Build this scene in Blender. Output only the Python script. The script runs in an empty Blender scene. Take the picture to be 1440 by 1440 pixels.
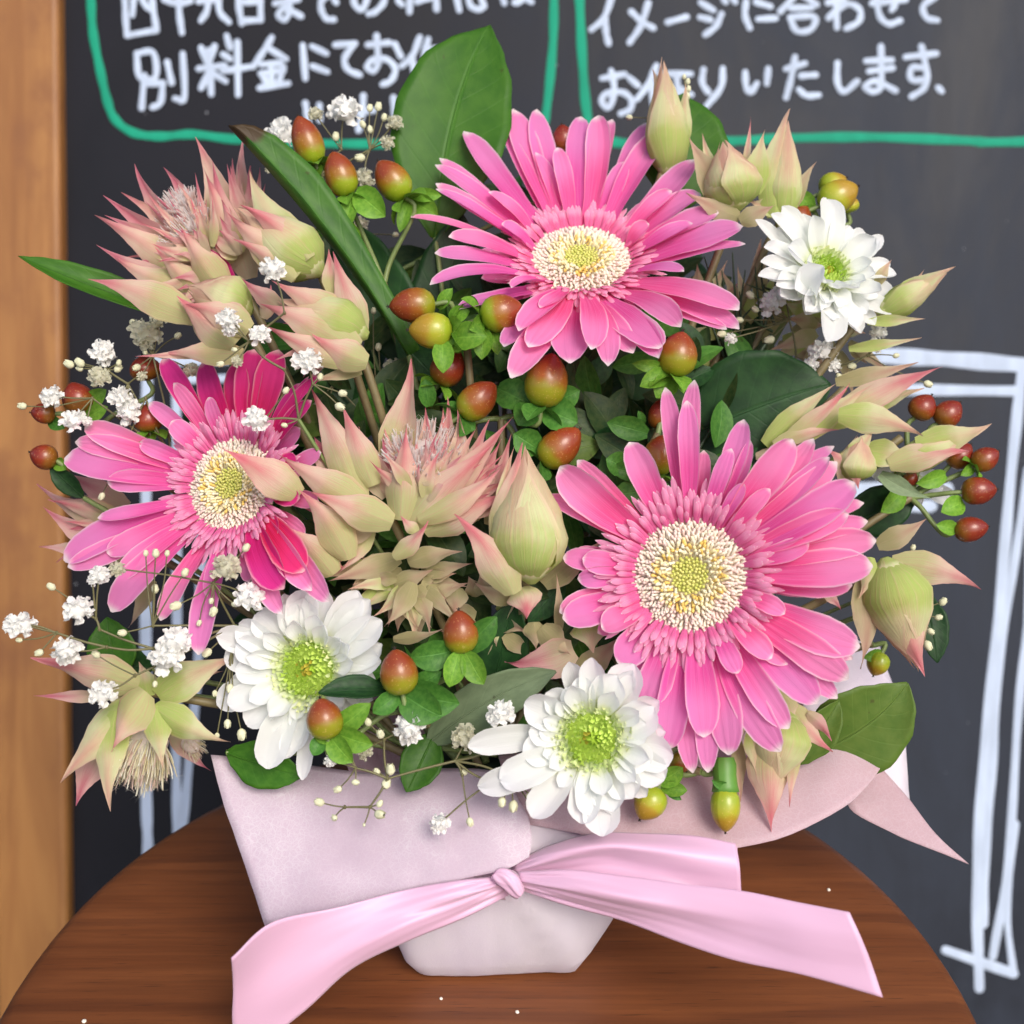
import bpy, math, random
from mathutils import Vector, Matrix, noise
V = Vector
R = math.radians
random.seed(7)
sc = bpy.context.scene
COL = sc.collection

# ------------------------------------------------------------------ camera
PITCH = R(22); CAM = V((0, -0.30, 0.276)); FPX = 1600.0
cd = bpy.data.cameras.new('camera'); cam = bpy.data.objects.new('camera', cd); COL.objects.link(cam)
cam.location = CAM; cam.rotation_euler = (R(90) - PITCH, 0, 0)
cd.sensor_width = 36; cd.lens = 36 * FPX / 1440; cd.clip_start = 0.01; cd.clip_end = 200
cd.dof.use_dof = True; cd.dof.focus_distance = 0.355; cd.dof.aperture_fstop = 11.5
sc.camera = cam
# ------------------------------------------------------------------ sky, sun, exposure
SUN_EL, SUN_AZ = R(44), R(152)      # azimuth clockwise from +Y: in front-right of the stool
w = bpy.data.worlds.new('World'); sc.world = w; w.use_nodes = True
nt = w.node_tree; bg = nt.nodes['Background']
sky = nt.nodes.new('ShaderNodeTexSky'); sky.sky_type = 'NISHITA'; sky.sun_disc = False
sky.sun_elevation = SUN_EL; sky.sun_rotation = SUN_AZ; sky.air_density = 1.0; sky.dust_density = 4.0; sky.ozone_density = 1.0
nt.links.new(sky.outputs[0], bg.inputs[0]); bg.inputs[1].default_value = 0.15
sl = bpy.data.lights.new('sun', 'SUN'); sl.energy = 1.5; sl.angle = R(28); sl.color = (1, .965, .91)
so = bpy.data.objects.new('sun', sl); COL.objects.link(so)
sd = V((math.sin(SUN_AZ) * math.cos(SUN_EL), math.cos(SUN_AZ) * math.cos(SUN_EL), math.sin(SUN_EL)))
so.rotation_euler = sd.to_track_quat('Z', 'Y').to_euler(); so.location = sd * 3
sc.view_settings.view_transform = 'Standard'; sc.view_settings.look = 'None'
sc.view_settings.exposure = 0.34; sc.view_settings.gamma = 1
sc.render.engine = 'CYCLES'

# ------------------------------------------------------------------ pixel -> place
FW = V((0, math.cos(PITCH), -math.sin(PITCH))); UP = V((0, math.sin(PITCH), math.cos(PITCH))); RT = V((1, 0, 0))
def ray(x, y): return FW + RT * ((x - 720) / FPX) + UP * ((720 - y) / FPX)
def P(x, y, d): return CAM + ray(x, y) * d
def hit(x, y, c, n):
    D = ray(x, y); return CAM + D * ((c - CAM).dot(n) / D.dot(n))
def S(px, d): return px * d / FPX
def dsurf(x, y): return min(.43, .335 + .025 * ((x - 760) / 480) ** 2 + .065 * ((y - 830) / 480) ** 2)
def ndir(right, up):
    """unit vector: towards the viewer, turned right/up by degrees"""
    a, b = R(right), R(up)
    return (-FW * math.cos(a) * math.cos(b) + RT * math.sin(a) * math.cos(b) + UP * math.sin(b)).normalized()

# ------------------------------------------------------------------ mesh helpers
class G:
    def __init__(s): s.v = []; s.f = []; s.uv = []; s.c = []
    def grid(s, rows, uvs=None, col=(1, 1, 1), close=False):
        b = len(s.v); n = len(rows[0]); m = len(rows)
        for i, r in enumerate(rows):
            for j, p in enumerate(r):
                s.v.append(p); s.uv.append((j / max(1, n - 1), i / max(1, m - 1)) if uvs is None else uvs[i][j]); s.c.append(col)
        for i in range(m - 1):
            for j in range(n - 1 + (1 if close else 0)):
                a = b + i * n + j; c = b + i * n + (j + 1) % n
                s.f.append((a, c, c + n, a + n))
        return s
    def fan(s, ring, centre, uv=(.5, 1), col=(1, 1, 1), flip=False):
        b = len(s.v); s.v += ring + [centre]; s.uv += [uv] * (len(ring) + 1); s.c += [col] * (len(ring) + 1)
        n = len(ring)
        for j in range(n):
            t = (b + j, b + (j + 1) % n, b + n)
            s.f.append(t[::-1] if flip else t)
    def build(s, name, mat, parent=None, flat=False):
        me = bpy.data.meshes.new(name)
        o = bpy.data.objects.new(name, me); COL.objects.link(o)
        org = V((0, 0, 0))
        if parent is not None:
            o.parent = parent; org = world_loc(parent)
        else:
            org = sum(s.v, V((0, 0, 0))) / len(s.v); o.location = org
        me.from_pydata([tuple(p - org) for p in s.v], [], s.f)
        ul = me.uv_layers.new(name='UVMap'); ca = me.color_attributes.new('tint', 'FLOAT_COLOR', 'POINT')
        flatuv = []
        for l in me.loops: flatuv += s.uv[l.vertex_index]
        ul.data.foreach_set('uv', flatuv)
        fc = []
        for c in s.c: fc += (c[0], c[1], c[2], 1)
        ca.data.foreach_set('color', fc)
        if not flat: me.polygons.foreach_set('use_smooth', [True] * len(me.polygons))
        me.materials.append(mat); me.update()
        o['_w'] = tuple(org)
        return o
def world_loc(o): return V(o['_w']) if '_w' in o else o.location.copy()
def thing(name, loc, label, cat, group=None):
    o = bpy.data.objects.new(name, None); COL.objects.link(o); o.empty_display_size = .01
    o.location = loc; o['_w'] = tuple(loc); o['label'] = label; o['category'] = cat
    if group: o['group'] = group
    return o
STRAW = ((.88, .84, .66), (.92, .90, .78), (.80, .74, .50), (.86, .70, .62))
def tag(o, label, cat, group=None):
    o['label'] = label; o['category'] = cat
    if group: o['group'] = group
    return o

def lerp_table(tb, t):
    for (a, x), (b, y) in zip(tb, tb[1:]):
        if t <= b:
            k = (t - a) / (b - a); k = k * k * (3 - 2 * k) * .5 + k * .5
            return x + (y - x) * k
    return tb[-1][1]
PROF = {
 'gerb': [(0, .38), (.2, .6), (.45, .88), (.68, 1), (.84, .86), (.93, .6), (.975, .34), (1, .06)],
 'mum':  [(0, .35), (.25, .75), (.55, 1), (.78, .96), (.9, .74), (.97, .4), (1, .1)],
 'bract':[(0, .45), (.15, .82), (.29, 1), (.43, .88), (.57, .58), (.7, .33), (.83, .15), (.93, .06), (1, .01)],
 'leaf': [(0, .08), (.12, .5), (.35, .95), (.5, 1), (.7, .82), (.86, .48), (.95, .2), (1, .02)],
 'sepal':[(0, .35), (.22, .8), (.45, 1), (.68, .88), (.85, .54), (.95, .22), (1, .03)],
 'oval': [(0, .25), (.2, .75), (.5, 1), (.75, .93), (.9, .66), (.97, .36), (1, .08)],
 'needle':[(0, .6), (.5, 1), (1, .05)],
}
def blade_rows(b, t, w, N, arch=0, cup=0, prof='gerb', twist=0, sway=0, nu=6, nv=12, ruffle=0, groove=0, tipcurl=0, seed=0, keel=0):
    L = (t - b).length; ax = (t - b).normalized()
    N = (N - ax * N.dot(ax))
    if N.length < 1e-5: N = ax.orthogonal()
    N = N.normalized(); Sd = ax.cross(N)
    p0 = b; p1 = b + (t - b) * .35 + N * arch + Sd * sway; p2 = b + (t - b) * .72 + N * arch + Sd * sway; p3 = t + N * tipcurl
    rows = []
    tb = PROF[prof]
    for i in range(nv + 1):
        v = i / nv; v = 1 - (1 - v) ** 1.15
        k = 1 - v
        p = p0 * k ** 3 + p1 * 3 * k * k * v + p2 * 3 * k * v * v + p3 * v ** 3
        T = ((p1 - p0) * k * k + (p2 - p1) * 2 * k * v + (p3 - p2) * v * v)
        T = T.normalized() if T.length > 1e-9 else ax
        s_ = T.cross(N)
        s_ = s_.normalized() if s_.length > 1e-5 else Sd
        if twist: s_ = Matrix.Rotation(twist * v, 3, T) @ s_
        n_ = s_.cross(T)
        h = w / 2 * lerp_table(tb, v)
        row = []
        for j in range(nu + 1):
            x = 2 * j / nu - 1
            off = cup * h * (x * x * (1 - keel) + keel * (abs(x) ** 1.25) * 1.1)
            if groove: off += groove * w * math.cos(x * 7.5) * min(1, v * 3)
            if ruffle: off += ruffle * w * abs(x) ** 1.5 * math.sin(v * 9 + seed * 3.1 + x * 1.7) + ruffle * w * .5 * math.sin(v * 17 + seed) * x * x
            row.append(p + s_ * x * h + n_ * off)
        rows.append(row)
    return rows
def blade(name, mat, parent, b, t, w, N, col=(1, 1, 1), **kw):
    g = G(); g.grid(blade_rows(b, t, w, N, **kw), col=col)
    return g.build(name, mat, parent)
def catmull(pts, n=6):
    if len(pts) < 3: 
        return [pts[0].lerp(pts[-1], i / n) for i in range(n + 1)]
    q = [pts[0] * 2 - pts[1]] + pts + [pts[-1] * 2 - pts[-2]]
    out = []
    for i in range(1, len(q) - 2):
        for k in range(n):
            t = k / n
            a, b, c, d = q[i - 1], q[i], q[i + 1], q[i + 2]
            out.append((b * 2 + (c - a) * t + (a * 2 - b * 5 + c * 4 - d) * t * t + (b * 3 - a - c * 3 + d) * t ** 3) * .5)
    out.append(pts[-1]); return out
def tube(g, pts, r0, r1=None, sides=6, smooth=4, col=(1, 1, 1), caps=True):
    r1 = r0 if r1 is None else r1
    if smooth: pts = catmull(pts, smooth)
    rows = []; n = len(pts)
    ref = None
    for i, p in enumerate(pts):
        T = (pts[min(i + 1, n - 1)] - pts[max(i - 1, 0)])
        T = T.normalized() if T.length > 1e-9 else V((0, 0, 1))
        if ref is None: ref = T.orthogonal().normalized()
        ref = (ref - T * ref.dot(T)); ref = ref.normalized() if ref.length > 1e-6 else T.orthogonal().normalized()
        B = T.cross(ref); r = r0 + (r1 - r0) * i / max(1, n - 1)
        rows.append([p + (ref * math.cos(a) + B * math.sin(a)) * r for a in [2 * math.pi * k / sides for k in range(sides)]])
    g.grid(rows, col=col, close=True)
    if caps: g.fan(rows[-1], pts[-1], col=col); g.fan(rows[0], pts[0], uv=(.5, 0), col=col, flip=True)
def revolve(g, base, axis, L, prof, seg=20, col=(1, 1, 1), squash=1, seed=0):
    """surface of revolution about base->axis; prof = [(t, r)] in metres of radius"""
    axis = axis.normalized(); e1 = axis.orthogonal().normalized(); e2 = axis.cross(e1)
    rows = []
    for t, r in prof:
        rows.append([base + axis * (L * t) + (e1 * math.cos(a) + e2 * math.sin(a) * squash) * r
                     for a in [2 * math.pi * k / seg for k in range(seg + 1)]])
    uvs = [[(k / seg, t) for k in range(seg + 1)] for t, r in prof]
    g.grid(rows, uvs=uvs, col=col)
def box(g, lo, hi, M=None, col=(1, 1, 1)):
    b = len(g.v)
    for z in (lo[2], hi[2]):
        for x, y in ((lo[0], lo[1]), (hi[0], lo[1]), (hi[0], hi[1]), (lo[0], hi[1])):
            p = V((x, y, z)); g.v.append(M @ p if M else p); g.uv.append((x, y)); g.c.append(col)
    for q in ((3, 2, 1, 0), (4, 5, 6, 7), (0, 1, 5, 4), (1, 2, 6, 5), (2, 3, 7, 6), (3, 0, 4, 7)): g.f.append(tuple(b + k for k in q))
def bevel(o, wdt=.002, seg=2):
    m = o.modifiers.new('bevel', 'BEVEL'); m.width = wdt; m.segments = seg; return o
def sheet(ctrl, n=5):
    """ctrl: rows of (px, py, d) -> smooth grid"""
    rows = [catmull([P(*c) for c in r], n) for r in ctrl]
    cols = list(zip(*rows))
    cols = [catmull(list(c), n) for c in cols]
    return [list(r) for r in zip(*cols)]
def solid(o, t=.0003):
    m = o.modifiers.new('solid', 'SOLIDIFY'); m.thickness = t; m.offset = 0; return o

# ------------------------------------------------------------------ materials
class NT:
    def __init__(s, name):
        s.m = bpy.data.materials.new(name); s.m.use_nodes = True; s.t = s.m.node_tree
        s.p = s.t.nodes['Principled BSDF']; s.out = s.t.nodes['Material Output']
    def n(s, typ, **kw):
        nd = s.t.nodes.new('ShaderNode' + typ)
        for k, v in kw.items(): setattr(nd, k, v)
        return nd
    def l(s, a, b): s.t.links.new(a, b)
    def val(s, sock, v):
        if isinstance(v, (int, float)): sock.default_value = v
        elif isinstance(v, (tuple, list)): sock.default_value = (*v, 1) if len(v) == 3 and sock.type == 'RGBA' else v
        else: s.l(v, sock)
    def math(s, op, a, b=0.0, c=None, clamp=False):
        nd = s.n('Math', operation=op, use_clamp=clamp); s.val(nd.inputs[0], a); s.val(nd.inputs[1], b)
        if c is not None: s.val(nd.inputs[2], c)
        return nd.outputs[0]
    def mix(s, f, a, b, blend='MIX'):
        nd = s.n('Mix', data_type='RGBA', blend_type=blend); s.val(nd.inputs[0], f); s.val(nd.inputs[6], a); s.val(nd.inputs[7], b); return nd.outputs[2]
    def ramp(s, f, stops, interp='EASE'):
        nd = s.n('ValToRGB'); cr = nd.color_ramp; cr.interpolation = interp
        while len(cr.elements) > 1: cr.elements.remove(cr.elements[0])
        cr.elements[0].position = stops[0][0]; cr.elements[0].color = (*stops[0][1], 1)
        for p, c in stops[1:]: e = cr.elements.new(p); e.color = (*c, 1)
        s.l(f, nd.inputs[0]); return nd.outputs[0]
    def mr(s, f, a, b, c=0.0, d=1.0, smooth=True):
        nd = s.n('MapRange'); nd.interpolation_type = 'SMOOTHSTEP' if smooth else 'LINEAR'
        for k, v in zip(range(5), (f, a, b, c, d)): s.val(nd.inputs[k], v)
        return nd.outputs[0]
    def noise(s, vec, scale, detail=3, rough=.5, dist=0):
        nd = s.n('TexNoise'); nd.inputs['Scale'].default_value = scale; nd.inputs['Detail'].default_value = detail
        nd.inputs['Roughness'].default_value = rough; nd.inputs['Distortion'].default_value = dist
        if vec is not None: s.l(vec, nd.inputs['Vector'])
        return nd.outputs[0]
    def uv(s):
        u = s.n('UVMap'); x = s.n('SeparateXYZ'); s.l(u.outputs[0], x.inputs[0]); return u.outputs[0], x.outputs[0], x.outputs[1]
    def obj(s): return s.n('TexCoord').outputs['Object']
    def rnd(s): return s.n('ObjectInfo').outputs['Random']
    def scale(s, vec, sx, sy, sz):
        m = s.n('Mapping'); m.inputs['Scale'].default_value = (sx, sy, sz); s.l(vec, m.inputs[0]); return m.outputs[0]
    def bump(s, h, strength=.3, dist=.001):
        b = s.n('Bump'); b.inputs['Strength'].default_value = strength; b.inputs['Distance'].default_value = dist
        s.l(h, b.inputs['Height']); s.l(b.outputs[0], s.p.inputs['Normal']); return b.outputs[0]
    def fin(s, col, rough=.5, trans=0, tcol=None, spec=.5, coat=0):
        s.val(s.p.inputs['Base Color'], col); s.val(s.p.inputs['Roughness'], rough)
        s.p.inputs['Specular IOR Level'].default_value = spec
        if coat: s.p.inputs['Coat Weight'].default_value = coat; s.p.inputs['Coat Roughness'].default_value = .12
        if trans:
            t = s.n('BsdfTranslucent'); s.val(t.inputs[0], tcol if tcol is not None else col)
            mx = s.n('MixShader'); mx.inputs[0].default_value = trans
            s.l(s.p.outputs[0], mx.inputs[1]); s.l(t.outputs[0], mx.inputs[2]); s.l(mx.outputs[0], s.out.inputs[0])
        return s.m

def gerbera_mat(name, deep, mid, pale):
    a = NT(name); uv, u, v = a.uv()
    c = a.ramp(v, [(0, deep), (.35, deep), (.7, mid), (.93, mid), (1, pale)])
    x = a.math('ABSOLUTE', a.math('SUBTRACT', a.math('MULTIPLY', u, 2.0), 1.0))
    streak = a.noise(a.scale(uv, 34, 1.6, 1), 1.0, 4)
    c = a.mix(a.mr(streak, .45, .62, 0, .5), c, mid)
    e = a.math('MULTIPLY', a.mr(x, .84, 1.03, 0, .9), a.mr(v, .1, .8, .2, 1))
    tipf = a.math('MAXIMUM', e, a.mr(a.math('ADD', v, a.math('MULTIPLY', streak, .03)), .90, 1.0, 0, .95))
    c = a.mix(a.math('MULTIPLY', tipf, .85), c, pale)
    h = a.n('HueSaturation'); a.val(h.inputs['Color'], c)
    a.val(h.inputs['Hue'], a.mr(a.rnd(), 0, 1, .485, .515, False)); a.val(h.inputs['Value'], a.mr(a.rnd(), 0, 1, .9, 1.08, False))
    a.bump(a.math('ADD', a.math('MULTIPLY', a.math('SINE', a.math('MULTIPLY', u, 25.0)), .3), streak), .38, .0005)
    return a.fin(h.outputs[0], .65, .42, spec=.1)
M = {}
M['gerbera'] = gerbera_mat('gerbera_petal', (.87, .11, .38), (.92, .27, .58), (.97, .84, .85))
M['gerbera_dark'] = gerbera_mat('gerbera_petal_deep', (.68, .022, .16), (.76, .045, .27), (.92, .55, .6))
M['gerbera_short'] = gerbera_mat('gerbera_short_petal', (.88, .16, .42), (.93, .40, .62), (.98, .80, .86))

def attr_mat(name, rough=.6, trans=.15, spec=.3):
    a = NT(name); at = a.n('Attribute'); at.attribute_name = 'tint'
    return a.fin(at.outputs['Color'], rough, trans, spec=spec)
M['tint'] = attr_mat('floret')
M['tint_soft'] = attr_mat('fluff', .8, .5, .1)

a = NT('white_petal'); uv, u, v = a.uv()
c = a.ramp(v, [(0, (.62, .78, .28)), (.13, (.82, .86, .62)), (.35, (.88, .90, .86)), (1, (.92, .93, .94))])
st = a.noise(a.scale(uv, 22, .8, 1), 1.0, 2)
a.bump(st, .35, .0006); M['mum'] = a.fin(c, .6, .45, spec=.2)

def bract_mat(name, base, mid, tip, vein, edge):
    a = NT(name); uv, u, v = a.uv(); r = a.rnd()
    vv = a.math('ADD', v, a.mr(r, 0, 1, -.1, .1, False))
    pn = a.noise(a.obj(), 70, 3, .6); vv = a.math('ADD', vv, a.math('MULTIPLY', a.math('SUBTRACT', pn, .5), .5))
    c = a.ramp(vv, [(0, base), (.2, base), (.48, mid), (.86, tip), (1, tip)])
    x = a.math('ABSOLUTE', a.math('SUBTRACT', a.math('MULTIPLY', u, 2.0), 1.0))
    st = a.noise(a.scale(uv, 38, 1.8, 1), 1.0, 4, .65)
    band = a.math('MULTIPLY', a.mr(x, .0, .7, 1, 0), a.mr(v, .15, .55, 0, 1))
    band = a.math('MULTIPLY', band, a.mr(st, .35, .62, .35, 1))
    c = a.mix(a.math('MULTIPLY', band, a.mr(r, 0, 1, .3, .85, False)), c, vein)
    c = a.mix(a.math('MULTIPLY', a.mr(x, .82, 1, 0, .6), a.mr(v, .1, .7, .3, 1)), c, edge)
    bl = a.noise(a.n('TexCoord').outputs['Object'], 180, 3)
    c = a.mix(a.mr(bl, .5, .75, 0, .18), c, (.62, .42, .28))
    c = a.mix(a.mr(st, .48, .7, 0, .42), c, tip)
    ve = a.math('SINE', a.math('ADD', a.math('MULTIPLY', u, 95.0), a.math('MULTIPLY', st, 9.0)))
    c = a.mix(a.mr(ve, .6, 1, 0, .08), c, vein)
    a.bump(a.math('ADD', st, a.math('MULTIPLY', ve, .04)), .5, .0008)
    return a.fin(c, .7, .42, spec=.12)
M['bract_pink'] = bract_mat('bract_pink', (.60, .61, .29), (.83, .66, .51), (.77, .30, .32), (.68, .11, .18), (.84, .44, .44))
M['bract_dusky'] = bract_mat('bract_dusky', (.58, .50, .33), (.76, .50, .45), (.66, .23, .29), (.56, .10, .17), (.80, .42, .43))
M['bract_green'] = bract_mat('bract_green', (.50, .62, .18), (.75, .78, .45), (.80, .58, .42), (.72, .28, .26), (.86, .62, .50))
M['bract_beige'] = bract_mat('bract_beige', (.44, .41, .20), (.62, .54, .34), (.68, .46, .35), (.52, .24, .2), (.66, .54, .4))

def leaf_mat(name, col, col2, rough=.42, trans=.18, back=None, coat=0, wither=False):
    a = NT(name); uv, u, v = a.uv(); r = a.rnd()
    x = a.math('ABSOLUTE', a.math('SUBTRACT', a.math('MULTIPLY', u, 2.0), 1.0))
    # side veins run forward from the midrib
    w_ = a.math('SINE', a.math('MULTIPLY', a.math('SUBTRACT', v, a.math('MULTIPLY', x, .22)), 52.0))
    veins = a.mr(w_, .9, 1, 0, .6)
    mid = a.mr(x, .02, .07, 1, 0)
    n1 = a.noise(a.scale(uv, 3, 5, 1), 2.0, 4)
    fine = a.noise(a.obj(), 900, 3)
    c = a.mix(a.mr(n1, .3, .7), col, col2)
    c = a.mix(a.math('MULTIPLY', a.math('ADD', a.math('MULTIPLY', veins, .35), mid), .25), c, tuple(min(1, k * 1.8 + .02) for k in col2))
    if wither: c = a.mix(a.mr(a.math('ADD', v, a.math('MULTIPLY', n1, .06)), .86, .90), c, (.05, .03, .012))
    spot = a.noise(a.obj(), 260, 2)
    c = a.mix(a.mr(spot, .72, .78, 0, .5), c, (.05, .03, .015))
    h = a.n('HueSaturation'); a.val(h.inputs['Color'], c); a.val(h.inputs['Value'], a.mr(r, 0, 1, .8, 1.15, False))
    a.bump(a.math('SUBTRACT', a.math('MULTIPLY', fine, .3), a.math('ADD', a.math('MULTIPLY', veins, .35), mid)), .3, .0005)
    return a.fin(h.outputs[0], rough, trans, spec=.2, coat=coat)
M['leaf'] = leaf_mat('leaf_green', (.034, .118, .010), (.052, .150, .014))
M['leaf_withered'] = leaf_mat('leaf_withered', (.030, .10, .014), (.055, .15, .02), wither=True)
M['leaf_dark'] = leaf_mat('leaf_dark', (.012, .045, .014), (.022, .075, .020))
M['leaf_olive'] = leaf_mat('leaf_olive', (.075, .14, .022), (.10, .165, .03))
M['leaf_grey'] = leaf_mat('leaf_underside', (.16, .22, .12), (.20, .27, .15), .6)
M['sepal'] = leaf_mat('sepal_green', (.11, .27, .025), (.18, .36, .04))
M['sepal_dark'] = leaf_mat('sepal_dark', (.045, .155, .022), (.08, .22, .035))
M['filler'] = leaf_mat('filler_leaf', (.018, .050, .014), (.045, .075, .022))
def flat_mat(name, col, rough=.5, nscale=400, var=.3, **k):
    a = NT(name); n = a.noise(a.obj(), nscale, 3)
    return a.fin(a.mix(n, tuple(c * (1 - var) for c in col), tuple(min(1, c * (1 + var)) for c in col)), rough, **k)
M['stem'] = flat_mat('stem_green', (.16, .22, .07))
M['stem_brown'] = flat_mat('stem_brown', (.16, .13, .06))
M['stem_fine'] = flat_mat('stem_fine', (.13, .12, .05))
M['needle'] = flat_mat('needle_green', (.02, .045, .015))
M['plain_green'] = flat_mat('plain_green', (.09, .24, .03), .45, 120)
M['foam'] = flat_mat('foam', (.015, .035, .015), .9)

def berry_mat(name, low, mid, top):
    a = NT(name); uv, u, v = a.uv()
    n1 = a.noise(a.obj(), 160, 2)
    vv = a.math('ADD', v, a.math('MULTIPLY', a.math('SUBTRACT', n1, .5), .35))
    vv = a.math('ADD', vv, a.mr(a.rnd(), 0, 1, -.1, .1, False))
    c = a.ramp(vv, [(0, low), (.22, low), (.5, mid), (.75, top), (1, top)])
    sp = a.noise(a.obj(), 1500, 2); c = a.mix(a.mr(sp, .62, .7, 0, .2), c, (.9, .6, .25))
    a.bump(a.noise(a.obj(), 500, 2), .1, .0003)
    return a.fin(c, .32, spec=.45, coat=.2)
M['berry_mix'] = berry_mat('berry_turning', (.26, .33, .015), (.30, .13, .012), (.24, .042, .010))
M['berry_red'] = berry_mat('berry_red', (.22, .08, .010), (.23, .030, .010), (.19, .018, .008))
M['berry_green'] = berry_mat('berry_green', (.28, .36, .02), (.36, .36, .025), (.36, .22, .02))
M['berry_orange'] = berry_mat('berry_orange', (.24, .24, .012), (.27, .085, .012), (.23, .040, .010))
M['black_tip'] = flat_mat('berry_tip', (.02, .012, .008), .8)
M['gyps'] = flat_mat('babys_breath_petal', (.93, .93, .90), .7, 800, .02, trans=.4)
M['gyps_shade'] = flat_mat('babys_breath_petal_shaded', (.76, .75, .60), .7, 800, .08, trans=.5)  # darker petal copy: shade painted into the colour of the dim blossoms
M['gyps_bud'] = flat_mat('babys_breath_bud', (.62, .62, .42), .6, 2500, .5)

# satin ribbon
a = NT('satin_ribbon'); uv, u, v = a.uv()
fine = a.noise(a.scale(uv, 6, 500, 1), 1.0, 2)
a.p.inputs['Sheen Weight'].default_value = .3
a.bump(fine, .08, .0002); M['ribbon'] = a.fin(a.mix(fine, (.76, .46, .65), (.83, .55, .72)), .36, .22, spec=.5)
# non-woven wrapping paper
def paper_mat(name, col, col2, trans, fibre):
    a = NT(name); ob = a.obj()
    nd = a.n('TexNoise'); nd.inputs['Scale'].default_value = 160; nd.inputs['Detail'].default_value = 2; a.l(ob, nd.inputs['Vector'])
    mx = a.n('Mix', data_type='VECTOR'); mx.inputs[0].default_value = .004; a.l(ob, mx.inputs[4]); a.l(nd.outputs['Color'], mx.inputs[5])
    fs = None
    for sc_ in (520, 900, 1500):
        vo = a.n('TexVoronoi', feature='DISTANCE_TO_EDGE'); vo.inputs['Scale'].default_value = sc_; a.l(mx.outputs[1], vo.inputs['Vector'])
        f = a.mr(vo.outputs['Distance'], 0.0, .07, 1, 0)
        fs = f if fs is None else a.math('MAXIMUM', fs, a.math('MULTIPLY', f, .75))
    big = a.noise(ob, 30, 4)
    f = a.math('MULTIPLY', fs, a.mr(big, .35, .65, .15, fibre))
    c = a.mix(a.mr(big, .3, .7), col, col2)
    c = a.mix(f, c, (.93, .89, .93))
    cr = a.noise(ob, 45, 5, .6, 1.5)
    a.bump(a.math('ADD', a.math('MULTIPLY', fs, .12), cr), .3, .0012)
    return a.fin(c, .75, trans, spec=.2)
M['paper'] = paper_mat('wrapping_paper', (.72, .59, .69), (.81, .69, .78), .45, .75)
M['paper_smooth'] = paper_mat('wrapping_paper_pink', (.66, .46, .50), (.72, .53, .58), .4, .25)
M['paper_white'] = paper_mat('wrapping_paper_white', (.90, .83, .93), (.94, .89, .95), .45, .5)

# stool wood (grain along x)
a = NT('stool_wood'); ob = a.obj()
g1 = a.noise(a.scale(ob, 5, 60, 20), 1.0, 5, .6, .6)
g2 = a.noise(a.scale(ob, 14, 520, 60), 1.0, 4, .65, .2)
wv = a.n('TexWave', wave_type='BANDS', bands_direction='Y'); wv.inputs['Scale'].default_value = 1.0; wv.inputs['Distortion'].default_value = 6
wv.inputs['Detail'].default_value = 3; wv.inputs['Detail Scale'].default_value = .8
a.l(a.scale(ob, 2.2, 9, 6), wv.inputs['Vector'])
ln = a.mr(wv.outputs[0], .0, .05, 1, 0)
pores = a.mr(a.noise(a.scale(ob, 60, 1500, 100), 1.0, 2), .62, .72)
c = a.mix(a.mr(g1, .3, .7), (.125, .038, .012), (.195, .063, .019))
c = a.mix(a.mr(g2, .35, .7, 0, .32), c, (.060, .019, .007))
c = a.mix(a.math('MULTIPLY', ln, .25), c, (.035, .010, .006))
c = a.mix(a.math('MULTIPLY', pores, .5), c, (.02, .008, .005))
a.bump(a.math('ADD', a.math('MULTIPLY', g2, .5), a.math('MULTIPLY', pores, -.6)), .12, .0004)
M['stool'] = a.fin(c, a.mr(g1, .2, .8, .38, .52), spec=.4, coat=.1)
# frame wood (grain along board's up)
a = NT('frame_wood'); ob = a.obj()
g1 = a.noise(a.scale(ob, 45, 5, 45), 1.0, 4, .6, .8)
g2 = a.noise(a.scale(ob, 400, 16, 400), 1.0, 3)
bl = a.noise(a.scale(ob, 30, 18, 30), 1.0, 4, .6)
c = a.mix(a.mr(g1, .3, .7), (.22, .085, .020), (.34, .155, .042))
c = a.mix(a.mr(g2, .45, .75, 0, .35), c, (.30, .12, .03))
c = a.mix(a.mr(bl, .48, .7, 0, .7), c, (.20, .075, .022))
a.bump(g2, .15, .0006); M['frame'] = a.fin(c, .5)
# blackboard
a = NT('blackboard'); ob = a.obj()
sm = a.noise(a.scale(ob, 11, 5.0, 1), 1.0, 7, .7, .8)
st = a.noise(a.scale(ob, 70, 9, 1), 1.0, 4, .6, .5)
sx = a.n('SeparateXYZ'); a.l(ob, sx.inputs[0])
sheen_ramp = a.mr(a.math('ADD', sx.outputs[0], a.math('MULTIPLY', a.math('SUBTRACT', sm, .5), .25)), -.16, .22, .04, 1)
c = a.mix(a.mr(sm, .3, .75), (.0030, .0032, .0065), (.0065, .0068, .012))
sky_sheen = a.math('MULTIPLY', sheen_ramp, a.mr(a.math('ADD', sm, a.math('MULTIPLY', st, .35)), .35, .95, .35, 1))
c = a.mix(a.math('MULTIPLY', sky_sheen, .125), c, (.15, .20, .29))  # reflected sky painted into the board colour, stronger towards the right
spk = a.noise(ob, 240, 1); c = a.mix(a.mr(spk, .80, .83, 0, .8), c, (.4, .42, .46))
a.bump(st, .05, .0005); M['board'] = a.fin(c, a.mr(sm, .3, .7, .5, .68), spec=.25)
def marker(name, col):
    a = NT(name); ob = a.obj(); n = a.noise(a.scale(ob, 90, 25, 1), 1.0, 4)
    return a.fin(a.mix(a.mr(n, .3, .7), tuple(k * .82 for k in col), col), .7, spec=.2)
M['white_ink'] = marker('white_marker', (.50, .59, .74)); M['green_ink'] = marker('green_marker', (.010, .30, .18))
a = NT('ground'); ob = a.obj(); n = a.noise(ob, 8, 8, .7); n2 = a.noise(ob, 260, 3)
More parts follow.
